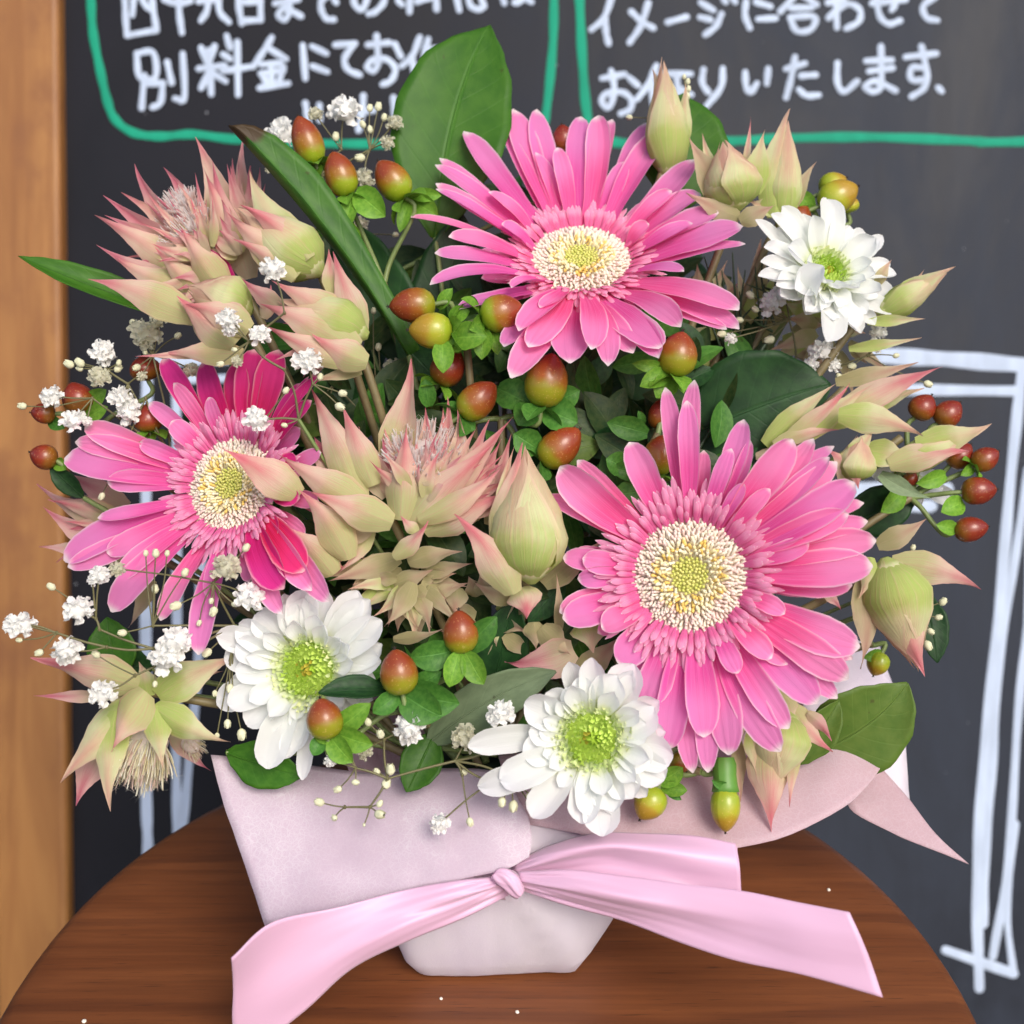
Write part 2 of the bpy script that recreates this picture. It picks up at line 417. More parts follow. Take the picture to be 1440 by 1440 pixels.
a.bump(n2, .5, .002); M['ground'] = a.fin(a.mix(n, (.035, .035, .038), a.mix(n2, (.05, .05, .052), (.085, .08, .078))), .85)
a = NT('wall'); ob = a.obj(); n = a.noise(ob, 3, 6, .6); a.bump(a.noise(ob, 120, 3), .3, .002)
M['wall'] = a.fin(a.mix(n, (.012, .012, .015), (.028, .028, .032)), .8)
M['crumb'] = flat_mat('crumb', (.75, .7, .6), .8)

# ------------------------------------------------------------------ setting
g = G(); n = 24
g.grid([[V((-6 + 12 * j / n, -6 + 12 * i / n, -.45 + .0015 * noise.noise(V((i * .7, j * .7, 0))))) for j in range(n + 1)] for i in range(n + 1)])
o = g.build('ground', M['ground']); o['kind'] = 'structure'
g = G(); box(g, V((-3.5, 1.25, -.46)), V((3.5, 1.45, 2.6))); o = g.build('wall', M['wall'], flat=True)
o['kind'] = 'structure'

# ------------------------------------------------------------------ chalkboard: leans back, square to the view within a degree or two
BD = 0.70
BC = P(720, 720, BD); BN = ndir(0, -1.5)           # centre, normal
BX = V((1, 0, 0)); BY = BN.cross(BX).normalized()
MB = Matrix((( BX.x, BY.x, BN.x, BC.x), (BX.y, BY.y, BN.y, BC.y), (BX.z, BY.z, BN.z, BC.z), (0, 0, 0, 1)))
board = bpy.data.objects.new('chalkboard', None); COL.objects.link(board); board.matrix_world = MB
tag(board, 'dark leaning chalkboard in an orange wooden frame with white handwriting behind the bouquet', 'chalkboard')
def bpart(g, name, mat, flat=False):
    # vertices already in board coordinates
    board['_w'] = (0, 0, 0)
    o = g.build(name, mat, board, flat=flat); return o
def bxy(x, y):
    p = hit(x, y, BC, BN) - BC; return p.dot(BX), p.dot(BY)
x0, _ = bxy(98, 720); xl, _ = bxy(-3, 720)
ybot = -.45 - BC.z; ybot = ybot / BY.z
XR = .56; YT = .52
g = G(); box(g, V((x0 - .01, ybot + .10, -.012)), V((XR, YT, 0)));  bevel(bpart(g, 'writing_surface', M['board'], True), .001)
g = G(); box(g, V((xl, ybot, -.016)), V((x0, YT + .05, .010))); o = bevel(bpart(g, 'frame_post', M['frame'], True), .0035, 3)
g = G(); box(g, V((XR, ybot, -.016)), V((XR + .045, YT + .05, .010))); bevel(bpart(g, 'frame_post', M['frame'], True), .0035, 3)
g = G(); box(g, V((x0 + .0005, YT, -.015)), V((XR - .0005, YT + .045, .009))); bevel(bpart(g, 'frame_rail', M['frame'], True), .003, 3)
g = G(); box(g, V((x0 + .0005, ybot + .055, -.015)), V((XR - .0005, ybot + .10, .009))); bevel(bpart(g, 'frame_rail', M['frame'], True), .003, 3)
def ink(name, strokes, wpx, mat, thick=.0003, org=None):
    g = G()
    for st in strokes:
        pts = []
        for (x, y) in st:
            bx, by = bxy(x, y); pts.append(V((bx, by, .0002)))
        if len(pts) == 1: pts.append(pts[0] + V((.0006, .0006, 0)))
        # straight for 2 points, smooth otherwise
        q = catmull(pts, 5) if len(pts) > 2 else [pts[0].lerp(pts[1], k / 4) for k in range(5)]
        r = S(wpx, BD) / 2
        # rounded ends
        T0 = (q[0] - q[1]).normalized(); T1 = (q[-1] - q[-2]).normalized()
        pr = [(q[0] + T0 * r * .95, .3), (q[0] + T0 * r * .6, .78)] + [(p, 1 + .10 * math.sin(i * 1.3 + st[0][0])) for i, p in enumerate(q)] + [(q[-1] + T1 * r * .6, .78), (q[-1] + T1 * r * .95, .3)]
        rows = []
        for i, (p, k) in enumerate(pr):
            T = (pr[min(i + 1, len(pr) - 1)][0] - pr[max(i - 1, 0)][0]).normalized(); B = V((-T.y, T.x, 0))
            rows.append([p + B * r * k * math.cos(a) + V((0, 0, 1)) * (thick * k * math.sin(a)) for a in [math.pi * j / 8 for j in range(9)]])
        g.grid(rows)
    return bpart(g, name, mat)
def conv(ox, sc_, ss): return [[(ox + x / sc_, y / sc_) for x, y in s] for s in ss]
T1 = (120, 4.235); T2 = (420, 3.789); T3 = (800, 4.8); T4 = (1040, 3.6)
CH = [
 (T1, [[(232, -110), (238, 60), (248, 212)], [(248, 212), (425, 180)], [(385, -110), (405, 60), (425, 180)], [(292, -60), (280, 90)], [(335, -40), (350, 20), (390, 60)]]),
 (T1, [[(552, -80), (560, 80), (575, 195)], [(470, 0), (550, 22), (628, 8)]]),
 (T1, [[(735, -60), (725, 60), (690, 122)], [(790, -50), (800, 70), (855, 132)], [(675, 10), (790, -5)]]),
 (T1, [[(905, -100), (915, 40), (932, 140)], [(932, 125), (1045, 120)], [(1040, -100), (1045, 120)], [(925, 15), (1045, 10)]]),
 (T1, [[(1200, -100), (1215, 60), (1185, 118), (1150, 90), (1190, 50), (1285, 98)], [(1130, 22), (1270, -5)]]),
 (T2, [[(200, -40), (125, 0), (122, 60), (150, 102), (188, 105)], [(190, 0), (200, 15)]]),
 (T2, [[(380, -60), (345, 45), (305, 35), (295, -20), (350, -60), (445, -45), (455, 10), (410, 62), (372, 75)]]),
 (T2, [[(592, -50), (590, 65)], [(530, 5), (550, 25)], [(630, 10), (700, -10)], [(730, -60), (735, 52)]]),
 (T2, [[(835, -50), (855, 55)], [(905, -60), (910, 20), (945, 50), (985, 38), (975, 0)]]),
 (T2, [[(1080, -40), (1095, 18)], [(1180, -50), (1180, 8), (1150, 15)], [(1190, -20), (1240, 12)]]),
 (T1, [[(308, 318), (405, 315), (418, 460), (325, 462), (305, 320)], [(352, 450), (335, 645)], [(365, 500), (462, 495)], [(462, 495), (448, 610), (400, 640)], [(488, 370), (515, 495)], [(580, 322), (590, 580), (535, 588)]]),
 (T1, [[(690, 285), (722, 370)], [(770, 275), (738, 370)], [(675, 410), (830, 392)], [(735, 300), (750, 560)], [(735, 430), (690, 525)], [(745, 430), (835, 485)], [(842, 215), (862, 285)], [(820, 325), (862, 352)], [(905, 250), (910, 565)], [(820, 425), (985, 398)]]),
 (T1, [[(1110, 225), (1065, 300), (1000, 398)], [(1085, 285), (1195, 352)], [(1050, 385), (1165, 378)], [(1045, 440), (1180, 420)], [(1105, 385), (1110, 510)], [(1055, 450), (1085, 505)], [(1180, 400), (1150, 500)], [(1038, 525), (1208, 498)]]),
 (T1, [[(1295, 272), (1310, 468)], [(1350, 278), (1435, 320)], [(1352, 395), (1440, 428)]]),
 (T2, [[(195, 240), (300, 232)], [(300, 232), (245, 310), (262, 372), (325, 400)]]),
 (T2, [[(415, 190), (422, 335), (395, 380), (365, 355), (400, 318), (470, 318), (515, 368), (492, 430), (448, 450)], [(368, 240), (482, 228)], [(512, 235), (545, 302)]]),
 (T2, [[(645, 200), (605, 300), (550, 352)], [(600, 300), (625, 430)], [(690, 210), (668, 300), (680, 345)], [(690, 265), (790, 258)], [(735, 270), (722, 395)], [(730, 325), (785, 315)]]),
 (T2, [[(845, 235), (840, 330), (850, 380)], [(930, 230), (920, 350), (870, 420)]]),
 (T2, [[(35, 550), (45, 612), (60, 700)], [(110, 560), (112, 640)]]),
 (T2, [[(345, 510), (340, 600), (318, 695)], [(290, 600), (400, 590)]]),
 (T2, [[(505, 520), (510, 600), (540, 680), (600, 640)]]),
 (T3, [[(290, -20), (235, 125), (152, 200)], [(245, 130), (250, 220), (267, 295)]]),
 (T3, [[(535, 20), (485, 175), (410, 288)], [(420, 80), (490, 145), (570, 192)]]),
 (T3, [[(665, 152), (795, 115)]]),
 (T3, [[(890, 20), (975, 70)], [(885, 118), (955, 135)], [(1030, 95), (990, 180), (920, 235)], [(1045, 2), (1058, 14)], [(1110, -2), (1122, 14)]]),
 (T3, [[(1195, 10), (1188, 105), (1220, 190)], [(1262, 15), (1360, 45)], [(1278, 130), (1395, 125)]]),
 (T4, [[(290, -30), (205, 60)], [(310, -30), (390, 25)], [(260, 42), (365, 40)], [(255, 88), (378, 85), (362, 148), (290, 158), (255, 92)]]),
 (T4, [[(488, -40), (492, 140)], [(445, 15), (530, 2), (450, 92)], [(450, 92), (540, 22), (608, 50), (602, 110), (540, 145)]]),
 (T4, [[(690, -30), (708, 80), (755, 122), (812, 105)], [(795, -30), (788, 20), (770, 50)], [(670, 18), (840, 0)]]),
 (T4, [[(1000, -20), (930, 30), (945, 90), (1000, 104)]]),
 (T3, [[(285, 480), (305, 600), (275, 722), (225, 700), (240, 640), (350, 622), (420, 672), (412, 740), (350, 768)], [(225, 530), (375, 502)], [(405, 525), (465, 578)]]),
 (T3, [[(590, 445), (535, 570), (462, 668)], [(560, 560), (570, 720)], [(620, 500), (822, 500)], [(725, 510), (740, 640)], [(745, 600), (825, 640)]]),
 (T3, [[(908, 470), (900, 560), (940, 625)], [(1038, 465), (1025, 590), (930, 715)]]),
 (T3, [[(1190, 490), (1195, 580), (1225, 625), (1268, 565)], [(1345, 465), (1335, 565)]]),
 (T4, [[(280, 290), (260, 400), (235, 495)], [(235, 350), (330, 322)], [(310, 385), (385, 380)], [(300, 455), (340, 485), (400, 482)]]),
 (T4, [[(495, 320), (495, 420), (530, 465), (595, 412)]]),
 (T4, [[(715, 235), (715, 430), (675, 465), (635, 440), (690, 412), (790, 460)], [(640, 310), (770, 305)], [(655, 362), (775, 345)]]),
 (T4, [[(920, 235), (948, 380), (930, 450), (870, 490)], [(935, 405), (870, 405), (870, 345), (935, 345)], [(840, 290), (995, 272)]]),
 (T4, [[(1005, 445), (1022, 462)]]),
]
for (ox, s_), ss in CH: ink('letter', conv(ox, s_, ss), 9.0, M['white_ink'])
ink('green_line', [[(126, -60), (128, 0), (131, 47), (141, 99), (151, 142), (162, 168), (188, 187), (226, 192), (271, 189), (330, 196), (420, 201), (540, 203), (640, 202), (735, 198), (760, 180), (768, 158), (777, 70), (779, 0), (780, -60)]], 12, M['green_ink'])
ink('green_line', [[(813, -60), (815, 0), (819, 83), (825, 156), (836, 190), (880, 202), (960, 201), (1040, 198), (1123, 194), (1234, 193), (1360, 198), (1400, 200), (1560, 196)]], 13, M['green_ink'])
for ss, wp in (
  ([[(1230, 500), (1330, 505), (1445, 514)]], 22), ([[(1270, 548), (1432, 550)]], 15),
  ([[(1437, 521), (1422, 664), (1404, 868), (1383, 1072), (1374, 1243), (1377, 1389)]], 15),
  ([[(1446, 660), (1428, 780), (1404, 940), (1396, 1072), (1386, 1200), (1383, 1300)]], 12),
  ([[(1448, 850), (1432, 1000), (1418, 1209), (1396, 1345)]], 12), ([[(1428, 1158), (1416, 1277), (1425, 1369)]], 10),
  ([[(1330, 1336), (1425, 1369)]], 14), ([[(1452, 530), (1449, 700), (1445, 900)]], 12),
  ([[(207, 520), (205, 800), (206, 1110), (208, 1190), (210, 1300)]], 15), ([[(248, 540), (249, 900), (248, 1070), (249, 1160), (252, 1300)]], 13),
  ([[(286, 540), (280, 900), (266, 1067), (257, 1165)]], 13), ([[(200, 508), (330, 506)]], 14), ([[(240, 534), (330, 532)]], 12),
  ([[(1180, 690), (1330, 688)]], 22), ([[(1260, 712), (1310, 712)]], 16)):
    ink('white_line', ss, wp * 1.0, M['white_ink'])

# ------------------------------------------------------------------ stool
SC = V((-.0077, -.029, 0)); SR = .153
stool = thing('wooden_stool', V((SC.x, SC.y, -.45)), 'round reddish brown wooden stool under the wrapped flower arrangement', 'stool')
g = G(); rings = []; seg = 96
prof = [(.0, -.030), (.95, -.030), (.985, -.026), (1.0, -.018), (1.003, -.010), (.996, -.0045), (.982, -.0014), (.96, -.0002), (.9, 0), (.6, 0), (.3, 0), (0.001, 0)]
g.grid([[SC + V((SR * r * math.cos(2 * math.pi * k / seg), SR * r * math.sin(2 * math.pi * k / seg), z)) for k in range(seg + 1)] for r, z in prof])
g.build('seat', M['stool'], stool)
for k in range(4):
    an = R(45 + 90 * k); d = V((math.cos(an), math.sin(an), 0)); g = G()
    tube(g, [SC + d * .095 + V((0, 0, -.029)), SC + d * .12 + V((0, 0, -.25)), SC + d * .145 + V((0, 0, -.45))], .014, .012, 14)
    g.build('leg', M['stool'], stool)
for k in range(4):
    a0, a1 = R(45 + 90 * k), R(135 + 90 * k); z = V((0, 0, -.30 - .02 * (k % 2))); g = G()
    tube(g, [SC + V((math.cos(a0), math.sin(a0), 0)) * .125 + z, SC + V((math.cos(a1), math.sin(a1), 0)) * .125 + z], .008, .008, 10)
    g.build('stretcher', M['stool'], stool)
def onstool(x, y):
    D = ray(x, y); return CAM + D * (-CAM.z / D.z)
for x, y, r, lb in ((620, 1405, .0006, 'tiny pale crumb on the stool just left below the flower pot'), (727, 1424, .0007, 'tiny pale crumb on the stool at its front edge below the pot'),
             (118, 1437, .0008, 'tiny pale crumb at the lower left edge of the stool'), (1165, 1252, .0007, 'tiny pale crumb on the stool above the right ribbon tail')):
    g = G(); revolve(g, onstool(x, y) - V((0, 0, r * .2)), V((.2, .1, 1)), r * 1.3, [(0, r * .6), (.4, r), (.8, r * .7), (1, r * .05)], 7)
    tag(g.build('crumb', M['crumb']), lb, 'crumb')

# ------------------------------------------------------------------ wrapped pot
PC = V((-.003, .014, 0))
pot = thing('wrapped_pot', PC, 'small faceted flower pot wrapped in pale pink paper on the stool', 'flower pot')
g = G(); rows = []
nseg = 160
def potring(z, rx, ry, ex, wr):
    r_ = []
    for k in range(nseg):
        a = 2 * math.pi * k / nseg; ca, sa = math.cos(a - .06), math.sin(a - .06)
        f = (abs(ca) ** ex + abs(sa) ** ex) ** (-1 / ex)
        f *= 1 + wr * (noise.noise(V((ca * 3, sa * 3, z * 40))) + .5 * noise.noise(V((ca * 8, sa * 8, z * 60 + 3))) )
        aa = (a + math.pi) % (2 * math.pi) - math.pi      # folds of the paper, running across the faces
        for a0, a1, amp in ((-.80, -1.45, .065), (-2.35, -1.80, .055), (-.5, -.2, .03), (-2.8, -2.95, .03), (.6, 1.1, .03), (2.2, 1.7, .03)):
            f *= 1 + amp * (1 if wr > 0 else 0) * max(0, 1 - abs(aa - (a0 + (a1 - a0) * z / .045)) / .20)
        r_.append(PC + V((rx * f * math.cos(a) - .0022, ry * f * math.sin(a), z)))
    return r_
for z, rx, ry, ex, wr in ((.0008, .001, .001, 2, 0), (.0006, .024, .026, 5.5, 0), (.0007, .0272, .0300, 5.5, .01), (.0022, .0285, .0312, 5.5, .015), (.008, .0335, .0330, 5, .012), (.015, .0378, .0345, 4.2, .015), (.022, .0410, .0355, 3.4, .02), (.029, .0425, .0360, 2.7, .03), (.036, .0410, .0355, 2.3, .05), (.042, .0385, .0345, 2.1, .07), (.047, .0385, .036, 2, .08), (.050, .034, .032, 2, .05)):
    rows.append(potring(z, rx, ry, ex, wr))
g.grid(rows, close=True); solid(g.build('pot_cover', M['paper_white'], pot), .0004)
g = G(); revolve(g, PC + V((0, 0, .002)), V((0, 0, 1)), .050, [(0, .001), (0, .022), (.5, .026), (1, .030), (1.08, .024), (1.1, .001)], 28)
g.build('floral_foam', M['foam'], pot)

wrap = thing('wrapping_paper', V((PC.x, PC.y, .045)), 'pink white fibrous wrapping paper flaring out between pot and flowers', 'wrapping paper')
def wsheet(name, mat, ctrl, th=.0003, n=5):
    rows = sheet(ctrl, n)
    g = G(); g.grid([[p - FW * (.0016 * noise.noise(p * 42) + .0006 * noise.noise(p * 130) + .0004 * abs(noise.noise(p * 75))) for p in rw] for rw in rows]); o = g.build(name, mat, wrap); return solid(o, th)
# left front flap
wsheet('front_flap', M['paper'], [
 [(296, 1062, .356), (400, 1072, .360), (520, 1086, .362), (630, 1080, .360), (705, 1088, .356), (726, 1120, .352)],
 [(318, 1140, .348), (430, 1146, .347), (540, 1148, .346), (640, 1138, .345), (716, 1130, .344), (742, 1148, .344)],
 [(345, 1220, .341), (452, 1220, .339), (555, 1205, .338), (645, 1190, .338), (716, 1176, .338), (748, 1178, .339)],
 [(374, 1301, .336), (470, 1282, .335), (565, 1254, .334), (650, 1235, .3345), (712, 1222, .335), (744, 1205, .336)]], n=8)
# right front flap
wsheet('front_flap', M['paper_smooth'], [
 [(700, 1060, .372), (840, 1055, .372), (980, 1050, .372), (1120, 1040, .374), (1190, 1010, .378), (1245, 1000, .385)],
 [(715, 1110, .358), (840, 1115, .356), (980, 1125, .354), (1110, 1115, .356), (1190, 1075, .362), (1250, 1050, .372)],
 [(740, 1158, .350), (840, 1178, .346), (965, 1198, .342), (1090, 1180, .343), (1185, 1138, .350), (1228, 1095, .360)]])
# right back: white panel and pink corner
wsheet('back_flap', M['paper_white'], [
 [(1130, 900, .41), (1190, 900, .415), (1235, 905, .42)],
 [(1130, 1000, .40), (1200, 1000, .405), (1268, 1010, .41)],
 [(1130, 1090, .392), (1210, 1100, .395), (1281, 1135, .40)]])
wsheet('back_flap', M['paper_smooth'], [
 [(1170, 1085, .388), (1215, 1078, .386), (1243, 1084, .384)],
 [(1185, 1110, .383), (1235, 1110, .380), (1275, 1120, .378)],
 [(1200, 1142, .376), (1265, 1160, .372), (1315, 1172, .370)],
 [(1268, 1178, .370), (1320, 1198, .367), (1362, 1215, .365)]])
wsheet('back_flap', M['paper_smooth'], [
 [(500, 900, .42), (720, 880, .43), (980, 880, .43), (1180, 920, .42)],
 [(480, 1040, .40), (720, 1040, .41), (980, 1040, .41), (1170, 1060, .40)],
 [(520, 1150, .385), (720, 1160, .385), (940, 1160, .385), (1120, 1110, .392)]])
# piece of cover visible behind the knot
wsheet('inner_fold', M['paper_white'], [
 [(715, 1130, .3535), (780, 1150, .3525), (860, 1165, .3515)],
 [(712, 1175, .348), (780, 1190, .348), (860, 1200, .347)],
 [(705, 1225, .3445), (770, 1232, .3445), (850, 1236, .3445)]])

# ------------------------------------------------------------------ ribbon
rib = thing('ribbon', P(712, 1243, .338), 'pink satin ribbon tied in a single bow around the pot', 'ribbon')
def rsheet(name, ctrl, th=.0003, n=6):
    rows = sheet(ctrl, 9); nr, nc = len(rows), len(rows[0])
    for i, rw in enumerate(rows):
        for j, p in enumerate(rw):
            u, v = i / (nr - 1), j / (nc - 1)
            k = math.exp(-4.2 * v) * min(1, v * 14) * .0009
            f = math.sin(u * 19 + v * 4 + 1.5 * noise.noise(V((u * 2, v * 3, len(name))))) + .5 * math.sin(u * 37 - v * 9)
            s_ = noise.noise(V((u * 2.2, v * 3.5, nc * .37))) * .0014 * min(1, v * 4)
            rw[j] = p - FW * (k * f + s_)
    g = G(); g.grid(rows); o = g.build(name, M['ribbon'], rib); return solid(o, th)
rsheet('ribbon_tail', [
 [(702, 1232, .337), (640, 1238, .333), (560, 1254, .330), (470, 1277, .325), (382, 1298, .315), (326, 1347, .308)],
 [(706, 1240, .3355), (640, 1258, .330), (560, 1280, .328), (465, 1312, .3255), (392, 1350, .322), (327, 1395, .317)],
 [(710, 1248, .337), (648, 1275, .332), (560, 1306, .325), (470, 1352, .325), (395, 1408, .325), (328, 1450, .325)],
 [(716, 1258, .339), (655, 1290, .335), (575, 1322, .330), (495, 1362, .329), (430, 1420, .329), (352, 1480, .330)]])
rsheet('ribbon_tail', [
 [(726, 1226, .336), (800, 1222, .331), (880, 1232, .327), (960, 1242, .322), (1045, 1252, .317), (1120, 1268, .312), (1194, 1282, .307)],
 [(730, 1236, .3345), (800, 1246, .3275), (880, 1262, .3225), (960, 1278, .319), (1055, 1295, .314), (1130, 1310, .309), (1212, 1322, .305)],
 [(730, 1244, .336), (800, 1262, .331), (880, 1280, .327), (970, 1302, .321), (1050, 1325, .315), (1130, 1348, .309), (1228, 1362, .304)],
 [(730, 1251, .338), (800, 1274, .334), (875, 1294, .330), (960, 1326, .323), (1040, 1352, .316), (1130, 1372, .309), (1241, 1402, .303)]])
rsheet('bow_loop', [
 [(722, 1214, .341), (775, 1188, .339), (840, 1172, .337), (910, 1172, .335), (980, 1176, .333), (1034, 1186, .331)],
 [(722, 1222, .338), (780, 1202, .333), (850, 1190, .330), (915, 1194, .329), (985, 1202, .328), (1040, 1212, .327)],
 [(724, 1232, .337), (785, 1222, .336), (850, 1212, .334), (915, 1222, .331), (985, 1232, .329), (1042, 1240, .327)],
 [(726, 1243, .339), (790, 1238, .336), (860, 1240, .332), (930, 1250, .329), (990, 1262, .328), (1042, 1262, .328)]])
rsheet('bow_loop', [
 [(734, 1222, .345), (800, 1182, .347), (900, 1185, .345), (1036, 1190, .3325)],
 [(734, 1240, .345), (800, 1222, .347), (900, 1230, .345), (1043, 1258, .3295)]])
# pleats in the fans and knot
g = G(); kn = P(712, 1244, .333); rows = []
for i in range(13):
    t = i / 12; a = math.pi * t
    cx, cy = 695 + 38 * t, 1228 + 30 * t - 6 * math.sin(a)
    rr = S(11, .335) * (.55 + .6 * math.sin(a) ** .6)
    T = (P(735, 1262, .335) - P(695, 1228, .335)).normalized(); B = T.cross(FW).normalized()
    rows.append([P(cx, cy, .3335) + (B * math.cos(q) + FW * math.sin(q) * .7) * rr * (1 + .24 * math.cos(6 * q + t * 5) + .08 * math.cos(11 * q)) for q in [2 * math.pi * k / 24 for k in range(24)]])
g.grid(rows, close=True); g.build('knot', M['ribbon'], rib)
g = G(); rows = []      # the band round the pot
for z in (.0365, .040, .0435, .047):
    rows.append([PC + V(((.0405 + .0006 * math.sin(a * 9)) * math.cos(a), (.0372 + .0006 * math.sin(a * 9)) * math.sin(a), z)) for a in [2 * math.pi * k / 48 for k in range(49)]])
g.grid(rows); solid(g.build('band', M['ribbon'], rib), .0003)

# ================================================================== FLOWERS
FOAM = PC + V((0, .005, .06))
def stem_to(parent, p, d0, r=.0016, mat='stem', name='stem', bend=.3):
    """stem from a flower's back down to the foam"""
    g = G(); q = p + d0 * .02; e = FOAM + V(((p.x - FOAM.x) * .25, (p.y - FOAM.y) * .2, 0))
    tube(g, [p, q, q.lerp(e, .5) + V((0, .008, 0)), e], r, r, 7, 6); return g.build(name, M[mat], parent)

def gerbera(label, cx, cy, d, n, r0px, z, tips, cone=.12, inner=(250, .72), seed=1, mats=('gerbera', 'gerbera_dark')):
    rnd = random.Random(seed); c = P(cx, cy, d); r0 = S(r0px, d); ox, oy, zs = z
    t = thing('gerbera', c, label, 'gerbera', 'pink gerberas in the arrangement')
    e1 = n.cross(V((0, 0, 1))).normalized(); e2 = n.cross(e1)
    for i, tp in enumerate(tips):
        x, y, w_ = tp[0], tp[1], tp[2]; lay = tp[3] if len(tp) > 3 else 0; mk = tp[4] if len(tp) > 4 else 0; br = tp[5] if len(tp) > 5 else .92
        px, py = ox + x / zs, oy + y / zs
        h = hit(px, py, c, n); lift = cone * (h - c).length
        for _ in range(3):
            h = hit(px, py, c + n * (lift + lay * .0013), n); q = h - c; q = q - n * q.dot(n); lift = cone * q.length
            lift = min(lift, .016)
        dr = q.normalized(); L = q.length
        b = c + dr * r0 * br + n * (-.0025 + lay * .0012)
        blade('petal', M[mats[mk]], t, b, h, S(w_ / zs, d) * 1.24, n, arch=(.02 + rnd.uniform(-.015, .035)) * L, cup=rnd.uniform(.05, .5),
              prof='gerb', nu=8, nv=14, groove=.005, ruffle=.02, tipcurl=-rnd.uniform(0, .05) * L, twist=rnd.uniform(-.4, .4), sway=rnd.uniform(-.05, .05) * L, seed=i)
    for i in range(16):      # a looser row of rays behind
        a = i / 16 * 6.283 + rnd.uniform(-.15, .15); dr = e1 * math.cos(a) + e2 * math.sin(a)
        L = r0 * rnd.uniform(1.9, 2.3)
        b = c + dr * r0 * .9 - n * .005
        blade('petal', M[mats[0]], t, b, c + dr * L - n * .0035 + n * cone * L * .5, S(26, d), n, arch=0, cup=.2, prof='gerb', nu=6, nv=10, seed=i)
    # short trans petals between rays and disc
    g = G(); N_, ln = inner
    for i in range(N_):
        a = i * 2.39996 + rnd.uniform(-.1, .1); k = i / N_
        dr = e1 * math.cos(a) + e2 * math.sin(a)
        rb = r0 * (.93 + .05 * rnd.random()); L = r0 * ln * (.45 + .75 * k + rnd.uniform(-.12, .12)); up = .62 - .45 * k
        b = c + dr * rb + n * (.0012 - .002 * k)
        tpt = b + dr * L * math.cos(up) + n * L * math.sin(up) + (e1 * rnd.uniform(-1, 1) + e2 * rnd.uniform(-1, 1)) * L * .07
        g.grid(blade_rows(b, tpt, r0 * rnd.uniform(.085, .13), n, arch=L * .08, cup=-.35, prof='gerb', nu=3, nv=6))
    o = g.build('short_petals', M['gerbera_short'], t); o['kind'] = 'stuff'
    # disc florets
    g = G(); K = 820
    for i in range(K):
        q = math.sqrt((i + .5) / K); a = i * 2.39996; rr = r0 * 1.02 * q
        dr = e1 * math.cos(a) + e2 * math.sin(a)
        dome = .0035 * (1 - q * q) if q > .4 else .0022
        p = c + dr * rr + n * (dome - .0008)
        if q < .33: col = rnd.choice([(.74, .72, .20), (.80, .76, .24), (.66, .68, .16)]); L = .0007; wd = r0 * .034
        elif q < .58:
            col = rnd.choice([(.92, .80, .44), (.94, .86, .60), (.90, .64, .18), (.92, .80, .50), (.94, .88, .68)]); L = .0019; wd = r0 * .036
        else: col = rnd.choice([(.93, .83, .66), (.94, .80, .68), (.92, .74, .66), (.94, .86, .72), (.92, .70, .62)]); L = .0017; wd = r0 * .034
        lean = (.2 + .95 * q) if q > .33 else 0
        tg = e1 * -math.sin(a) + e2 * math.cos(a)
        tipp = p + n * L * math.cos(lean) + dr * L * math.sin(lean) + tg * rnd.uniform(-.7, .7) * L
        rows = []
        ax = (tipp - p).normalized(); s1 = ax.orthogonal().normalized(); s2 = ax.cross(s1)
        for tt, rk in ((0, .8), (.55, .75), (.88, .95), (1.0, .5)):
            pp = p.lerp(tipp, tt) + dr * (L * .25 * tt * tt if q > .5 else 0)
            rows.append([pp + (s1 * math.cos(u) + s2 * math.sin(u)) * wd * rk for u in [2 * math.pi * k / 5 for k in range(5)]])
        g.grid(rows, col=col, close=True); g.fan(rows[-1], tipp + dr * (L * .25 if q > .5 else 0) - ax * (L * .12 if q > .33 else -.0003), col=tuple(v * .96 for v in col))
    # dark bed between the florets
    g2 = G(); g2.grid([[c + (e1 * math.cos(u) + e2 * math.sin(u)) * r0 * k + n * (.0016 * (1 - k * k) - .0008) for u in [2 * math.pi * j / 32 for j in range(33)]] for k in (1.05, .8, .55, .34, .28, .15, .01)], col=(.93, .78, .62))
    for i_ in range(len(g2.v)):
        if (g2.v[i_] - c).length < r0 * .3: g2.c[i_] = (.78, .76, .24)
    g2.build('disc', M['tint'], t); o = g.build('disc_florets', M['tint'], t); o['kind'] = 'stuff'
    # green calyx and stem behind
    g = G(); revolve(g, c - n * .014, n, .012, [(0, .002), (.3, r0 * .45), (.8, r0 * .95), (1, r0 * 1.0)], 20); g.build('calyx', M['sepal_dark'], t)
    stem_to(t, c - n * .013, -n, .0024)
    return t

